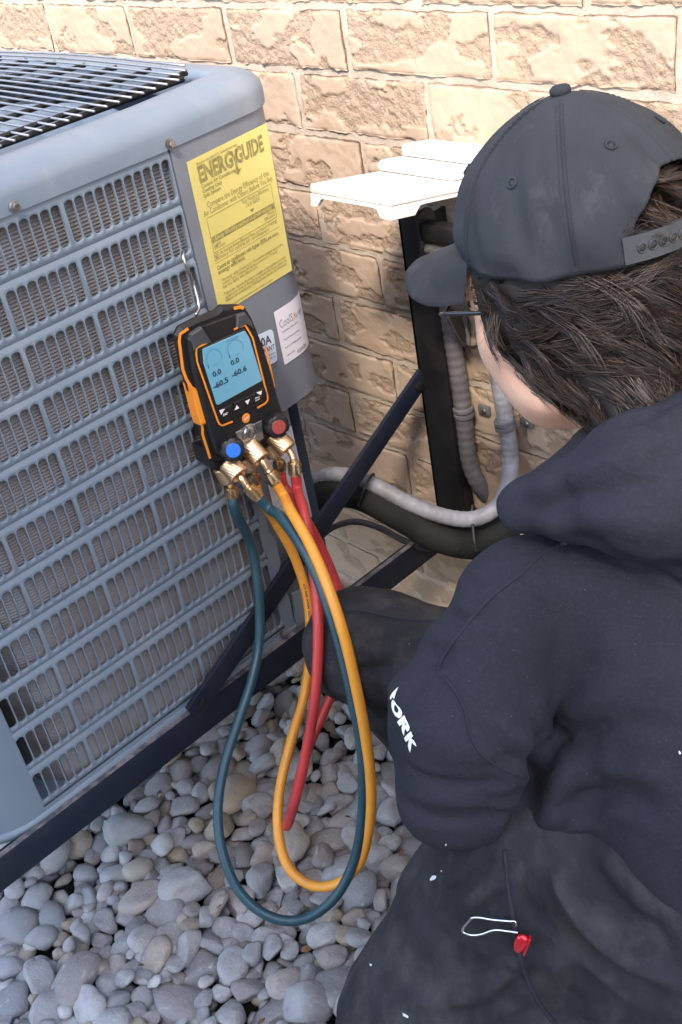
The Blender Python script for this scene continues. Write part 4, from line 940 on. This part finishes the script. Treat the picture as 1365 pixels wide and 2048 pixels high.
def hood_extra(X, d):
    n = .0042*fbm(X*A([9, 9, 14]), 3, 3)+.0012*vnoise(X*38, 5)+wrinkle(X, 7, nrm([.5, -.35, -.8]), 52, .0040, .30, .82, .60)
    # hanging folds run along the sleeve and across the back
    q = X-LSH; ax_ = nrm(ELB-LSH); t = q@ax_; n = n+.0055*np.sin(t*120+4*vnoise(X*14, 9))*np.exp(-((t-.03)/.09)**2)*np.clip(.2+(P(900, 1200, .97)-X)@CR/-.05*-1, 0, 1)
    d = d+n
    for a, b, r, dep in ((P(905, 1560, .93), P(1010, 1530, .93), .014, .005), (P(1140, 1095, .86), P(1365, 1165, .86), .016, .012), (P(1120, 1660, .97), P(1280, 1560, .97), .012, .006), (P(1100, 985, .89), P(1365, 905, .80), .010, .006), (P(1150, 1050, .86), P(1365, 1010, .79), .012, .006), (P(1235, 850, .86), P(1365, 830, .80), .008, .004), (P(1240, 1230, .88), P(1365, 1320, .85), .02, .004)):
        d = fold(X, d, a, b, r, dep)
    return d
hd = [('c', LSH, P(930, 1430, .985), .048, .062), ('c', P(930, 1430, .985), ELB, .062, .056), ('c', ELB, WRL, .052, .043, .012),
      ('c', RSH, ELR, .055, .055), ('c', ELR, WRR, .05, .04),
      ('c', LSH, A([.665, -.43, .825]), .046, .055), ('c', RSH, A([.655, -.36, .825]), .055, .055),
      ('c', A([.655, -.49, .755]), A([.735, -.505, .585]), .098, .120, .02), ('c', A([.640, -.29, .775]), A([.745, -.30, .555]), .108, .128), ('c', A([.655, -.39, .77]), A([.76, -.40, .53]), .12, .14),
      ('c', P(1120, 1560, 1.02), P(1200, 1560, 1.02), .050, .055, .02),
      # hood lying round the neck
      ('c', P(1050, 1008, .93), P(1150, 1005, .90), .017, .034, .008), ('c', P(1150, 1005, .90), P(1290, 985, .87), .034, .062, .008), ('c', P(1290, 985, .87), P(1460, 985, .90), .062, .083, .008), ('c', P(1050, 1008, .93), A([.575, -.31, .875]), .017, .026, .02), ('c', P(1460, 960, .90), A([.66, -.25, .90]), .083, .04, .02)]
V, F = nets(prim_f(hd, .030, hood_extra), (.27, -.82, .38), (.96, .0, 1.02), .0050)
V = relax(V, F, 3, .5)
def creases(V, F, lines):
    """ cloth folds: ridges and valleys along lines lying on the cloth """
    b_ = BVHTree.FromPolygons([tuple(v) for v in V], [tuple(map(int, f)) for f in F]); N_ = vnormals(V, F); out = np.zeros(len(V))
    for pts, r, amp in lines:
        sp = spline(A(pts, float), 10); q = []
        for x, y in sp:
            h_ = b_.ray_cast(Vector(CAM), Vector(nrm(ray(x, y))))
            if h_[0] is not None: q.append(A(h_[0]))
        if len(q) < 3: continue
        q = A(q); d = np.full(len(V), 9.); tpos = np.zeros(len(V))
        for i_, c_ in enumerate(q):
            dd = np.linalg.norm(V-c_, axis=1); m_ = dd < d; d[m_] = dd[m_]; tpos[m_] = i_/(len(q)-1)
        fade = np.clip(np.minimum(tpos, 1-tpos)*5+.12, 0, 1)
        rr = r*(1+.35*vnoise(V*25, int(abs(pts[0][0]))))
        out += amp*fade*(np.exp(-(d/rr)**2)-.42*np.exp(-((d-2.1*rr)/rr)**2))
    return V+N_*out[:, None]
V = creases(V, F, [
    ([(1080, 1470), (1066, 1540), (1050, 1610), (1034, 1665)], .013, -.022), ([(1088, 1465), (1170, 1400), (1290, 1360), (1364, 1355)], .010, .0045), ([(1090, 1500), (1220, 1455), (1360, 1455)], .009, -.0045), ([(1092, 1560), (1200, 1530), (1360, 1560)], .011, .005), ([(1095, 1610), (1220, 1590), (1350, 1640)], .009, -.005),
    ([(792, 1560), (870, 1600), (980, 1600), (1045, 1570)], .007, .0045), ([(785, 1510), (860, 1560), (960, 1568), (1030, 1545)], .006, -.004), ([(800, 1600), (880, 1640), (970, 1640)], .006, -.004), ([(880, 1360), (850, 1400), (800, 1410)], .006, .0035),
    ([(1000, 1430), (1040, 1470), (1065, 1500)], .008, .005), ([(960, 1420), (1000, 1500), (1050, 1530)], .007, -.004),
    ([(860, 1260), (920, 1275), (960, 1240)], .007, .004), ([(850, 1310), (885, 1320), (905, 1300)], .006, -.0035), ([(880, 1200), (940, 1215), (985, 1180)], .007, .0035), ([(915, 1150), (960, 1165), (1010, 1130)], .006, -.003),
    ([(1030, 1000), (1120, 965), (1250, 900), (1364, 860)], .009, .004), ([(1040, 1015), (1160, 1000), (1364, 945)], .009, -.005), ([(1120, 1050), (1230, 1040), (1364, 1040)], .010, .004), ([(1200, 850), (1290, 830), (1364, 800)], .006, -.003),
    ([(1150, 1130), (1250, 1180), (1364, 1210)], .016, .004), ([(1060, 1180), (1130, 1260), (1180, 1370)], .016, -.003), ([(1110, 1670), (1180, 1650), (1250, 1610)], .006, .003)])
hoodie = mk('sweatshirt', V, F, COTTON, man); HV, HF = V, F
hbvh = BVHTree.FromPolygons([tuple(v) for v in V], [tuple(map(int, f)) for f in F])
# ---- trousers
KR = P(728, 1292, 1.42); AR = A([.36, -.36, .07]); HIPR = A([.76, -.29, .47]); KL = A([.50, -.735, .115]); HIPL = P(1075, 1690, 1.09); ANL = A([.93, -.62, .07])
def tr_extra(X, d):
    d = d+.0045*fbm(X*A([8, 8, 8]), 23, 3)+.0014*vnoise(X*34, 25)+wrinkle(X, 17, nrm([.25, .3, -.9]), 46, .0042, .5, .6, .3)
    d = d+.004*np.sin((X@nrm([.3, .2, 1]))*70+4*vnoise(X*11, 31))*np.exp(-((X[..., 2]-.42)/.16)**2)*.7
    for a, b, r, dep in ((P(1080, 1700, 1.0), P(1180, 1950, .98), .016, .018), (P(1180, 1950, .98), P(1330, 2060, .98), .016, .012), (P(1200, 1700, .95), P(1400, 1900, .93), .018, .014), (P(1150, 1720, .98), P(1330, 1960, .95), .014, .010), (P(700, 1240, 1.36), P(870, 1290, 1.33), .012, .004), (P(690, 1350, 1.36), P(800, 1480, 1.40), .014, .006)):
        d = fold(X, d, a, b, r, dep)
    return d
tr = [('c', HIPR, KR, .09, .066), ('c', KR, AR, .064, .052), ('c', HIPL, P(880, 2040, 1.25), .098, .105), ('c', P(880, 2040, 1.25), KL, .105, .098), ('c', KL, ANL, .085, .06),
      ('c', P(1130, 2010, 1.18), P(1360, 1930, 1.10), .085, .10), ('c', A([.74, -.52, .48]), HIPL, .13, .095), ('c', A([.78, -.52, .43]), A([.78, -.34, .43]), .145, .145), ('c', A([.72, -.40, .50]), A([.80, -.40, .46]), .13, .15)]
V, F = nets(prim_f(tr, .035, tr_extra), (.08, -.92, .0), (1.0, -.1, .68), .0056)
V = relax(V, F, 3, .5)
V = creases(V, F, [
    ([(1050, 1700), (1090, 1800), (1200, 1920), (1340, 2000)], .010, -.010), ([(1085, 1720), (1150, 1830), (1280, 1930), (1364, 1970)], .012, .008), ([(1150, 1700), (1240, 1820), (1364, 1910)], .010, -.009), ([(1220, 1690), (1300, 1790), (1364, 1840)], .010, .007),
    ([(1012, 1700), (985, 1760), (930, 1820), (870, 1850)], .006, .0045), ([(1030, 1705), (1010, 1780), (960, 1830)], .006, -.005), ([(990, 1700), (940, 1760), (860, 1800)], .006, -.004), ([(860, 1720), (820, 1800), (770, 1880)], .009, .003),
    ([(1040, 1900), (1000, 1960), (900, 2000), (790, 2010)], .009, .004), ([(1050, 1950), (1000, 2010), (880, 2044)], .008, -.005), ([(1110, 1900), (1130, 1980), (1200, 2040)], .009, .005),
    ([(660, 1260), (730, 1300), (850, 1290)], .009, .005), ([(655, 1310), (720, 1340), (800, 1330)], .007, -.004), ([(670, 1380), (720, 1400), (770, 1440)], .006, .004), ([(700, 1205), (780, 1225), (880, 1215)], .006, .003)])
trousers = mk('trousers', V, F, CANVAS, man)
tbvh = BVHTree.FromPolygons([tuple(v) for v in V], [tuple(map(int, f)) for f in F])
# shoes
for a_, t_ in ((AR, nrm([-1, .15, 0])), (ANL, nrm([.25, .1, -1]))):
    sole = a_+A([0, 0, -.035]) if t_[2] > -.5 else a_+A([.03, 0, -.01])
    V, F = nets(prim_f([('c', sole-t_*.05, sole+t_*.10, .042, .046), ('c', sole+t_*.10, sole+t_*.17, .046, .034), ('c', sole, a_+A([0, 0, .04]), .04, .045)], .02), sole-A([.3]*3), sole+A([.3]*3), .009)
    mk('shoe', relax(V, F, 2), F, RUBBER, man)
def hit(x, y, bvh=None):
    """ surface point under a photograph pixel on the sweatshirt or trousers """
    best = None
    for b in ((bvh,) if bvh else (hbvh, tbvh)):
        r_ = b.ray_cast(Vector(CAM), Vector(nrm(ray(x, y))))
        if r_[0] is not None and (best is None or r_[3] < best[2]): best = (A(r_[0]), A(r_[1]), r_[3])
    if best is None: return P(x, y, 1.0), -CD
    n = best[1]; return best[0], n if n@CD < 0 else -n
def on_cloth(pts, e, bvh=None):
    o = []
    for x, y in pts: p, n = hit(x, y, bvh); o.append(p+n*e)
    return A(o)
# seams: a ridge and a row of stitches on each side of it
def seam(name, pts, par, r=.0016, off=4.0, bvh=None):
    sp = spline(pts, 14); p = on_cloth(sp, .0002, bvh)
    for _ in range(2): p[1:-1] = (p[:-2]+2*p[1:-1]+p[2:])/4
    o = mk(name, *tube(p, r, 6), THREAD, par)
    L_ = np.r_[0, np.cumsum(np.linalg.norm(np.diff(sp, axis=0), axis=1))]; mb = MB(); s = np.arange(2, L_[-1]-5, 7.0)
    for a in s:
        q = A([[np.interp(a+d_, L_, sp[:, k]) for k in (0, 1)] for d_ in (0, 4.2)]); t_ = nrm(q[1]-q[0]); nn = A([-t_[1], t_[0]])*off
        mb.add(*tube(on_cloth(q+nn, .0004, bvh), .0007, 4))
    mb.build('stitches', THREAD, o)['kind'] = 'stuff'; return o
seam('shoulder_seam', [(1132, 1086), (1085, 1108), (1040, 1150), (985, 1192), (930, 1255), (893, 1305), (876, 1342)], hoodie, bvh=hbvh)
seam('armhole_seam', [(880, 1348), (905, 1375), (928, 1415), (942, 1470), (965, 1510), (1010, 1540), (1045, 1552)], hoodie, .001, bvh=hbvh)
# white sleeve print (letters traced flat on the sleeve cloth)
def letter(polys, par):
    bm = bmesh.new(); mb = MB()
    for outer, holes in polys:
        bm = bmesh.new(); ed = []
        for loop in [outer]+holes:
            vs = [bm.verts.new((x, y, 0)) for x, y in loop]; ed += [bm.edges.new((vs[i], vs[(i+1) % len(vs)])) for i in range(len(vs))]
        bmesh.ops.triangle_fill(bm, use_beauty=True, edges=ed)
        bmesh.ops.subdivide_edges(bm, edges=[e for e in bm.edges if e.calc_length() > 4], cuts=1); bmesh.ops.triangulate(bm, faces=bm.faces[:])
        bm.verts.index_update(); V = A([v.co[:2] for v in bm.verts]); F = [[v.index for v in f.verts] for f in bm.faces]; bm.free()
        mb.add(on_cloth(V, .0009, hbvh), F)
    return mb.build('sleeve_lettering', WINK, par, smooth=False)
z_ = lambda pts: [(740+a/8.53, 1340+b/8.53) for a, b in pts]
letter([(z_([(500, 295), (440, 350), (395, 400), (365, 450), (358, 498), (378, 502), (402, 465), (432, 500), (440, 455), (462, 380)]), []),
        (z_([(405, 508), (385, 550), (385, 620), (405, 700), (450, 780), (510, 822), (545, 800), (568, 740), (560, 690), (520, 640), (470, 590), (432, 530)]), [z_([(445, 585), (428, 640), (440, 700), (475, 732), (498, 720), (505, 680), (480, 630)])]),
        (z_([(600, 765), (560, 800), (482, 880), (500, 920), (525, 955), (560, 925), (572, 930), (556, 990), (570, 1060), (598, 1118), (604, 1050), (618, 990), (630, 1020), (655, 1048), (685, 1020), (692, 970), (660, 900), (630, 840)]), [z_([(612, 885), (606, 900), (625, 945), (640, 935)])]),
        (z_([(715, 1042), (660, 1085), (598, 1150), (612, 1190), (635, 1220), (672, 1185), (680, 1190), (664, 1280), (680, 1350), (703, 1402), (716, 1330), (728, 1225), (760, 1265), (808, 1298), (795, 1250), (760, 1190), (718, 1160), (748, 1120)]), [])], hoodie)
# loose lint, paint specks and dust on the cloth
def flake(x, y, r, m, nm, seed, bvh=None, par=None, asp=1., ang=0.):
    rg = np.random.default_rng(seed); n = 9; a = np.linspace(0, 2*math.pi, n, endpoint=False); rr = r*rg.uniform(.5, 1.2, n)
    q = np.stack([rr*np.cos(a)*asp, rr*np.sin(a)], 1); c_, s_ = math.cos(ang), math.sin(ang); q = q@A([[c_, s_], [-s_, c_]])
    return (on_cloth(np.vstack([[x, y], q+A([x, y])]), .0006, bvh), [[0, 1+i, 1+(i+1) % n] for i in range(n)])
lint = MB(); rg = np.random.default_rng(5)
for i in range(130):
    x, y = rg.uniform(780, 1360), rg.uniform(1060, 1680)
    V, F = flake(x, y, rg.choice([.8, 1.0, 1.6], p=[.6, .3, .1]), DUST, 'lint', i, hbvh); lint.add(V, F)
lo_ = lint.build('lint', DUST, hoodie, smooth=False); lo_['kind'] = 'stuff'
sp_ = MB()
for i, (x, y, r_, asp, an) in enumerate(((868, 1756, 5, 1.5, -.6), (893, 1688, 3, .7, 0), (884, 1742, 1.5, 1, 0), (743, 1930, 2.5, 1.6, .9), (812, 2030, 4, 2, .5), (1360, 1505, 4, .8, 0))): mk('paint_speck', *flake(x, y, r_, WSPECK, 'speck', i+300, None, None, asp, an), WSPECK, trousers, smooth=False)
# ---- spring clip hanging from the trouser pocket
cl0, cn = hit(1042, 1870)
cn_ = nrm(sum(hit(x, y)[1] for x in (940, 980, 1020, 1050) for y in (1830, 1850, 1870)))
clip = thing('spring_clip', 'small spring clip with a wire loop and glossy red body on the trouser pocket', 'clip', tuple(cl0))
wl = spline([(1034, 1852), (1030, 1843), (1018, 1842), (985, 1839), (960, 1835), (945, 1836), (936, 1845), (926, 1857), (928, 1865), (945, 1870), (965, 1868), (990, 1860), (1015, 1862), (1036, 1865)], 8)
mk('wire_loop', *tube([CAM+ray(*q)*(((cl0+cn_*.010-CAM)@cn_)/(ray(*q)@cn_)) for q in wl], .0012, 8), CHROME, clip)
t_ = nrm(on_cloth([(1032, 1902)], .006)[0]-on_cloth([(1052, 1850)], .006)[0]); c_ = (on_cloth([(1032, 1902)], .007)[0]+on_cloth([(1052, 1850)], .007)[0])/2; s_ = nrm(np.cross(cn, t_)); n_ = np.cross(t_, s_)
ln = .0135
def cb(u, v):
    w_ = .0052*(1-.35*max(0, u)); a = v*2*math.pi; g = 1-.25*math.exp(-((math.cos(a)-.2)/.25)**2)
    e_ = max(.05, 1-abs(u)**6)**.5; return c_+t_*ln*u+s_*w_*math.cos(a)*e_*1.15*g+n_*w_*.75*math.sin(a)*e_
V, F = grid(lambda v, u: cb(u, v), np.linspace(0, 1, 20, endpoint=False), np.linspace(-1, 1, 15), True); F += [list(range(20))[::-1], [14*20+i for i in range(20)]]
rb = mk('red_body', V, F, REDP, clip, sharp=50); mk('rim', *obox(c_+s_*.0058, (t_, s_, n_), (ln*.96, .0011, .0030), .0008), REDP, clip, sharp=40)
# pocket edge
seam('pocket_edge', [(1010, 1700), (1015, 1760), (1026, 1830), (1034, 1885), (1050, 1945), (1075, 2000), (1110, 2046)], trousers, .0022, 5)
seam('knee_seam', [(655, 1228), (720, 1222), (790, 1236), (850, 1242), (890, 1240)], trousers, .0014, 4, tbvh)

# ---- hair
def hair_f(X):
    d = sd_ell(X, hp(-.012, 0, -.012), HAX, (.104, .092, .112)); d = smin(d, sd_cap(X, hp(-.062, .025, -.120), hp(-.062, -.025, -.120), .050, .050), .03)
    f, l, u = hloc(X); d = d+.004*fbm(X*45, 61, 3)
    d = np.maximum(d, f*.94-u*.34-.047); d = np.maximum(d, f-.047); return np.maximum(d, u-.045-.05*np.clip(-f*30, 0, 1))
V, F = nets(hair_f, HO-.19, HO+.19, .0045); V = relax(V, F, 1); hair = mk('hair', V, F, HAIRB, man)
rg = np.random.default_rng(77); VN = vnormals(V, F); f_, l_, u_ = hloc(V)
ok = np.where((f_*.94-u_*.34 < .0455) & (f_ < .0462) & ((u_ < .034) | (u_ < .082) & (f_ < -.06) & (np.abs(l_) < .050)))[0]
NST = 11000; NP = 11; NG = 420
def grow(root, nor, leng, seed_, curl):
    p = root.copy(); path = [p.copy()]; n = len(root)
    for s in range(1, NP):
        t = s/(NP-1); f, l, u = hloc(p); low = np.clip((-.035-u)/.05, 0, 1)[:, None]
        base = (-FF)*(1.15-.70*low)+(-UU)*(.30+.85*low)+LL*(.35*low*seed_[:, None])
        wv = np.stack([vnoise(p*18+3+seed_[:, None]*2, 71+k)+.5*vnoise(p*55, 81+k) for k in range(3)], 1)
        base = base+wv*(.65+.5*t)+curl[:, None]*(UU*.5*t*t*(1-low)+FF*.35*t*t*low)
        o_ = p-hp(-.012, 0, -.03); o_ /= np.linalg.norm(o_, axis=1)[:, None]
        base = base-o_*((base*o_).sum(1)[:, None])*.9+o_*(.16+.42*t*np.abs(curl)[:, None]); base /= np.linalg.norm(base, axis=1)[:, None]
        p = p+base*(leng/(NP-1))[:, None]
        g0 = hair_f(p); e_ = .002; G = np.stack([hair_f(p+e_*a_)-g0 for a_ in np.eye(3)], 1)/e_; G /= np.linalg.norm(G, axis=1)[:, None]+1e-9
        p = p+G*np.clip(.0025+.003*np.abs(curl)-g0, 0, .01)[:, None]; path.append(p.copy())
    return np.stack(path, 1)
gid = rg.choice(ok, NG); gs = rg.uniform(-1, 1, NG); gf_, gl_, gu_ = hloc(V[gid]); front = np.clip((gf_+.012)/.04, 0, 1); gpath = grow(V[gid]+VN[gid]*.002, VN[gid], rg.uniform(.042, .078, NG)*(1-.5*front), gs, np.clip(rg.normal(.1, .6, NG), -1, 1)*(1-.7*front))
rid = rg.choice(ok, NST); root = V[rid]+rg.normal(0, .0012, (NST, 3)); nor = VN[rid]
near = np.concatenate([np.argmin(((root[a:a+1000, None]-gpath[None, :, 0])**2).sum(-1), 1) for a in range(0, NST, 1000)])
tt = np.linspace(0, 1, NP)[None, :, None]; off = root-gpath[near, 0]; ls = rg.uniform(.75, 1.12, NST)
gp = gpath[near]; gp = gp[:, :1]+(gp-gp[:, :1])*ls[:, None, None]
path = gp+off[:, None]*(1-.72*tt**.8)
fz = rg.random(NST) < .10                               # stray hairs leave their lock
path += (rg.normal(0, 1, (NST, 1, 3))*tt**2*np.where(fz, .009, .0016)[:, None, None])
cf_, cl_, cu_ = cloc(path); az_ = np.abs(np.arctan2(cl_, -cf_)); rad_ = (cf_/ca)**2+(cl_/cb_)**2+np.clip((cu_-CU0)/chh, 0, 2)**2.3   # no hair through the cap
keep = ~(((cu_ > CU0-.002) & (rad_ > .93) & ((az_ > .60) | (cu_ > CU0+.055))).any(1)); path = path[keep]; nor = nor[keep]; NST = len(path)
T = np.gradient(path, axis=1); T /= np.linalg.norm(T, axis=2, keepdims=True)+1e-9
S1 = np.cross(T, nor[:, None]); S1 /= np.linalg.norm(S1, axis=2, keepdims=True)+1e-9; S2 = np.cross(T, S1)
wd = rg.uniform(.00028, .0006, NST)[:, None]*np.linspace(1, .18, NP)[None]; V = []
for k in range(3):
    a = k*2*math.pi/3; V.append(path+S1*(wd*math.cos(a))[..., None]+S2*(wd*.6*math.sin(a))[..., None])
V = np.stack(V, 2).reshape(-1, 3); b = np.arange(NST)[:, None]*NP*3+np.arange(NP-1)[None]*3; F = []
for k in range(3): k2 = (k+1) % 3; F.append(np.stack([b+k, b+k2, b+3+k2, b+3+k], -1).reshape(-1, 4))
hs = mk('hair_strands', V, np.vstack(F), HAIR, hair); hs['kind'] = 'stuff'

# ---- baseball cap
def crown(th, t, off=0.):
    """ th azimuth from the front, t 0 at the band .. 1 at the button """
    arch = max(0, 1-((abs(th)-math.pi)/.62)**2) if abs(th) > math.pi-.62 else 0
    u = t+(1-t)*.52*math.sqrt(arch) if arch > 0 else t
    rr = (1-u**2.15)**.60 if u < 1 else 0
    fold_ = .0030*math.sin(9*th+5*u)*math.sin(math.pi*min(1, u*1.1))+.0016*math.sin(23*th+9*u)*(1-u)*u*3
    fold_ += .0036*vnoise(A([[math.cos(th)*4, math.sin(th)*4, u*5]]), 91)[0]*(1-u)
    sm = 0
    for k in range(6):
        dth = (th-k*math.pi/3+math.pi) % (2*math.pi)-math.pi; w_ = dth*rr*.09; sm += -.0016*math.exp(-(w_/.0011)**2)+.0009*math.exp(-((abs(w_)-.0035)/.002)**2)
    g = 1+(fold_+sm*(u > .04 and u < .985)+off)/.095
    return cp_(ca*rr*math.cos(th)*g, cb_*rr*math.sin(th)*g, CU0+chh*u*(1+off/.11)+.0015*math.sin(3*th)*(1-u))
ths = np.linspace(-math.pi, math.pi, 241)[:-1]; ts = np.r_[np.linspace(0, .9, 26), .94, .97, .985, .995]
V, F = grid(lambda a, b: crown(a, b), ths, ts, True); V2, F2 = grid(lambda a, b: crown(a, b, -.0022), ths, ts, True); n0 = len(V); nu = len(ths)
F = F+[[i+n0 for i in f[::-1]] for f in F2]+[[(i+1) % nu, i, n0+i, n0+(i+1) % nu] for i in range(nu)]+[[(len(ts)-1)*nu+i for i in range(nu)]]
cap = mk('cap', np.vstack([V, V2]), F, CAPCLOTH, man)
mk('button', *lathe([(-.002, .0075), (.001, .0088), (.004, .0085), (.0062, .006), (.007, .0)], cp_(0, 0, CU0+chh), CUU, 20, True, False), CAPCLOTH, cap)
for k in range(6):                                      # stitched panel seams
    th = k*math.pi/3
    if k == 3: continue
    for d_ in (-.0026, .0026):
        pts_ = [crown(th+d_/(.095*max(.15, (1-t**2.15)**.6)), t, .0004) for t in np.linspace(.03, .965, 46)]
        mb = MB()
        for q in range(0, 45, 1): mb.add(*tube([pts_[q]*.8+pts_[q+1]*.2, pts_[q]*.2+pts_[q+1]*.8], .0003, 4))
        mb.build('stitches', THREAD, cap)['kind'] = 'stuff'
    mk('seam', *tube([crown(th, t, .0007) for t in np.linspace(.02, .98, 40)], .0004, 5), THREAD, cap)
for k in range(6):
    th = (k+.5)*math.pi/3; p0 = crown(th, .60); n_ = nrm(np.cross(crown(th+.05, .60)-p0, crown(th, .63)-p0)); n_ = n_ if n_@(p0-HH) > 0 else -n_
    a_ = np.linspace(0, 2*math.pi, 16, endpoint=False); tx = nrm(np.cross(n_, CUU)); ty = np.cross(n_, tx)
    ring = [p0+n_*.0006+tx*.0040*math.cos(x)+ty*.0040*math.sin(x) for x in a_]; ey = mk('eyelet', *tube(ring, .0013, 6, closed=True), CAPCLOTH, cap)
    mk('hole', *lathe([(0, .0026), (.0004, .0024)], p0+n_*.0006, n_, 10), DARK, ey)
def bill(s, t):
    """ s -1..1 across, t 0..1 outwards """
    th = s*.95; b0_ = crown(th, .02); f0, l0, u0 = [float(x) for x in cloc(b0_)]
    ext = .088*(1-abs(s)**2.6)**.5; f = f0+ext*t*(.95+.05*math.cos(th)); l = l0*(1+.06*t+.10*t*(1-abs(s)**4)); 
    droop = -.027*t*(ext/.088)-.026*(l/.078)**2*min(1, t*1.5)*(.35+.65*t)
    return cp_(f, l, u0+droop)
sv = np.sin(np.linspace(-1, 1, 41)*math.pi/2)*.995; tv = np.linspace(0, 1, 14)
V, F = grid(bill, sv, tv); V2 = V-CUU*.0028; n0 = len(V); nu = len(sv); nt_ = len(tv)
F = F+[[i+n0 for i in f[::-1]] for f in F]; edge = [i for i in range(nu)]+[j*nu+nu-1 for j in range(1, nt_)]+[(nt_-1)*nu+i for i in range(nu-2, -1, -1)]+[j*nu for j in range(nt_-2, 0, -1)]
F += [[edge[i], edge[(i+1) % len(edge)], n0+edge[(i+1) % len(edge)], n0+edge[i]][::-1] for i in range(len(edge))]
mk('bill', np.vstack([V, V2]), F, CAPCLOTH, cap, sharp=60)
def strap(a, v, e=0.): 
    g = 1+e/.095; return cp_((ca+.0015)*math.cos(a)*g, (cb_+.0015)*math.sin(a)*g, CU0+.003+v*.021)
for a0, a1, e in ((math.pi-.70, math.pi+.30, .0012), (math.pi-.30, math.pi+.70, -.0012)):
    us = np.linspace(a0, a1, 24); V, F = grid(lambda a, v: strap(a, v, e), us, np.linspace(0, 1, 4)); V2, _ = grid(lambda a, v: strap(a, v, e-.0016), us, np.linspace(0, 1, 4)); n0 = len(V)
    ed = list(range(24))+[24*j+23 for j in range(1, 4)]+[3*24+i for i in range(22, -1, -1)]+[24*j for j in range(2, 0, -1)]
    F = F+[[i+n0 for i in f[::-1]] for f in F]+[[ed[i], n0+ed[i], n0+ed[(i+1) % len(ed)], ed[(i+1) % len(ed)]] for i in range(len(ed))]
    stp = mk('strap', np.vstack([V, V2]), F, CAPPLAST, cap, sharp=50)
    for a in np.arange(a0+.13, a1-.05, .083):
        c0 = strap(a, .5, e+.0002); n_ = nrm(c0-cp_(0, 0, CU0+.013)); mk('strap_hole', *lathe([(0, .0031), (.0004, .0029)], c0, n_, 12), DARK, stp)
        r_ = [c0+n_*.0003+np.cross(n_, CUU)*.0036*math.cos(x)+CUU*.0036*math.sin(x) for x in np.linspace(0, 2*math.pi, 14, endpoint=False)]; mk('rim', *tube(r_, .0006, 5, closed=True), CAPPLAST, stp)

# ---- spectacles
gl = thing('x', 'x', 'x', tuple(hp(.1, 0, 0))); COL.objects.unlink(gl); bpy.data.objects.remove(gl)
for s_ in (1, -1):
    lens_pts = [(.104-.010*abs(l/.07)**2, l*s_, u) for l, u in ((.010, -.006), (.016, .004), (.040, .009), (.064, .006), (.068, -.006), (.064, -.026), (.050, -.038), (.030, -.040), (.015, -.030), (.010, -.016))]
    lp = spline([hp(*q) for q in lens_pts]+[hp(*lens_pts[0])], 5)[:-1]
    if s_ == 1: spx = mk('spectacles', *tube(lp, .0017, 6, closed=True), FRAMEB, man)
    else: mk('rim', *tube(lp, .0017, 6, closed=True), FRAMEB, spx)
    c_ = lp.mean(0); n0 = len(lp); V = np.vstack([lp, c_[None]+FF*.001]); mk('lens', np.vstack([V, V-FF*.0012]), [[i, (i+1) % n0, n0] for i in range(n0)]+[[n0+1+(i+1) % n0, n0+1+i, 2*n0+1] for i in range(n0)]+[[i, n0+1+i, n0+1+(i+1) % n0, (i+1) % n0] for i in range(n0)], LENS, spx)
    mk('temple_arm', *tube(spline([hp(.100, .069*s_, .004), hp(.085, .077*s_, .005), hp(.04, .082*s_, .002), hp(-.01, .086*s_, -.002), hp(-.03, .086*s_, -.016)], 6), .0030, 8, flat=.7), FRAMEB, spx)
mk('bridge', *tube(spline([hp(.103, .011, -.001), hp(.108, 0, .003), hp(.103, -.011, -.001)], 5), .0012, 6), FRAMEB, spx)
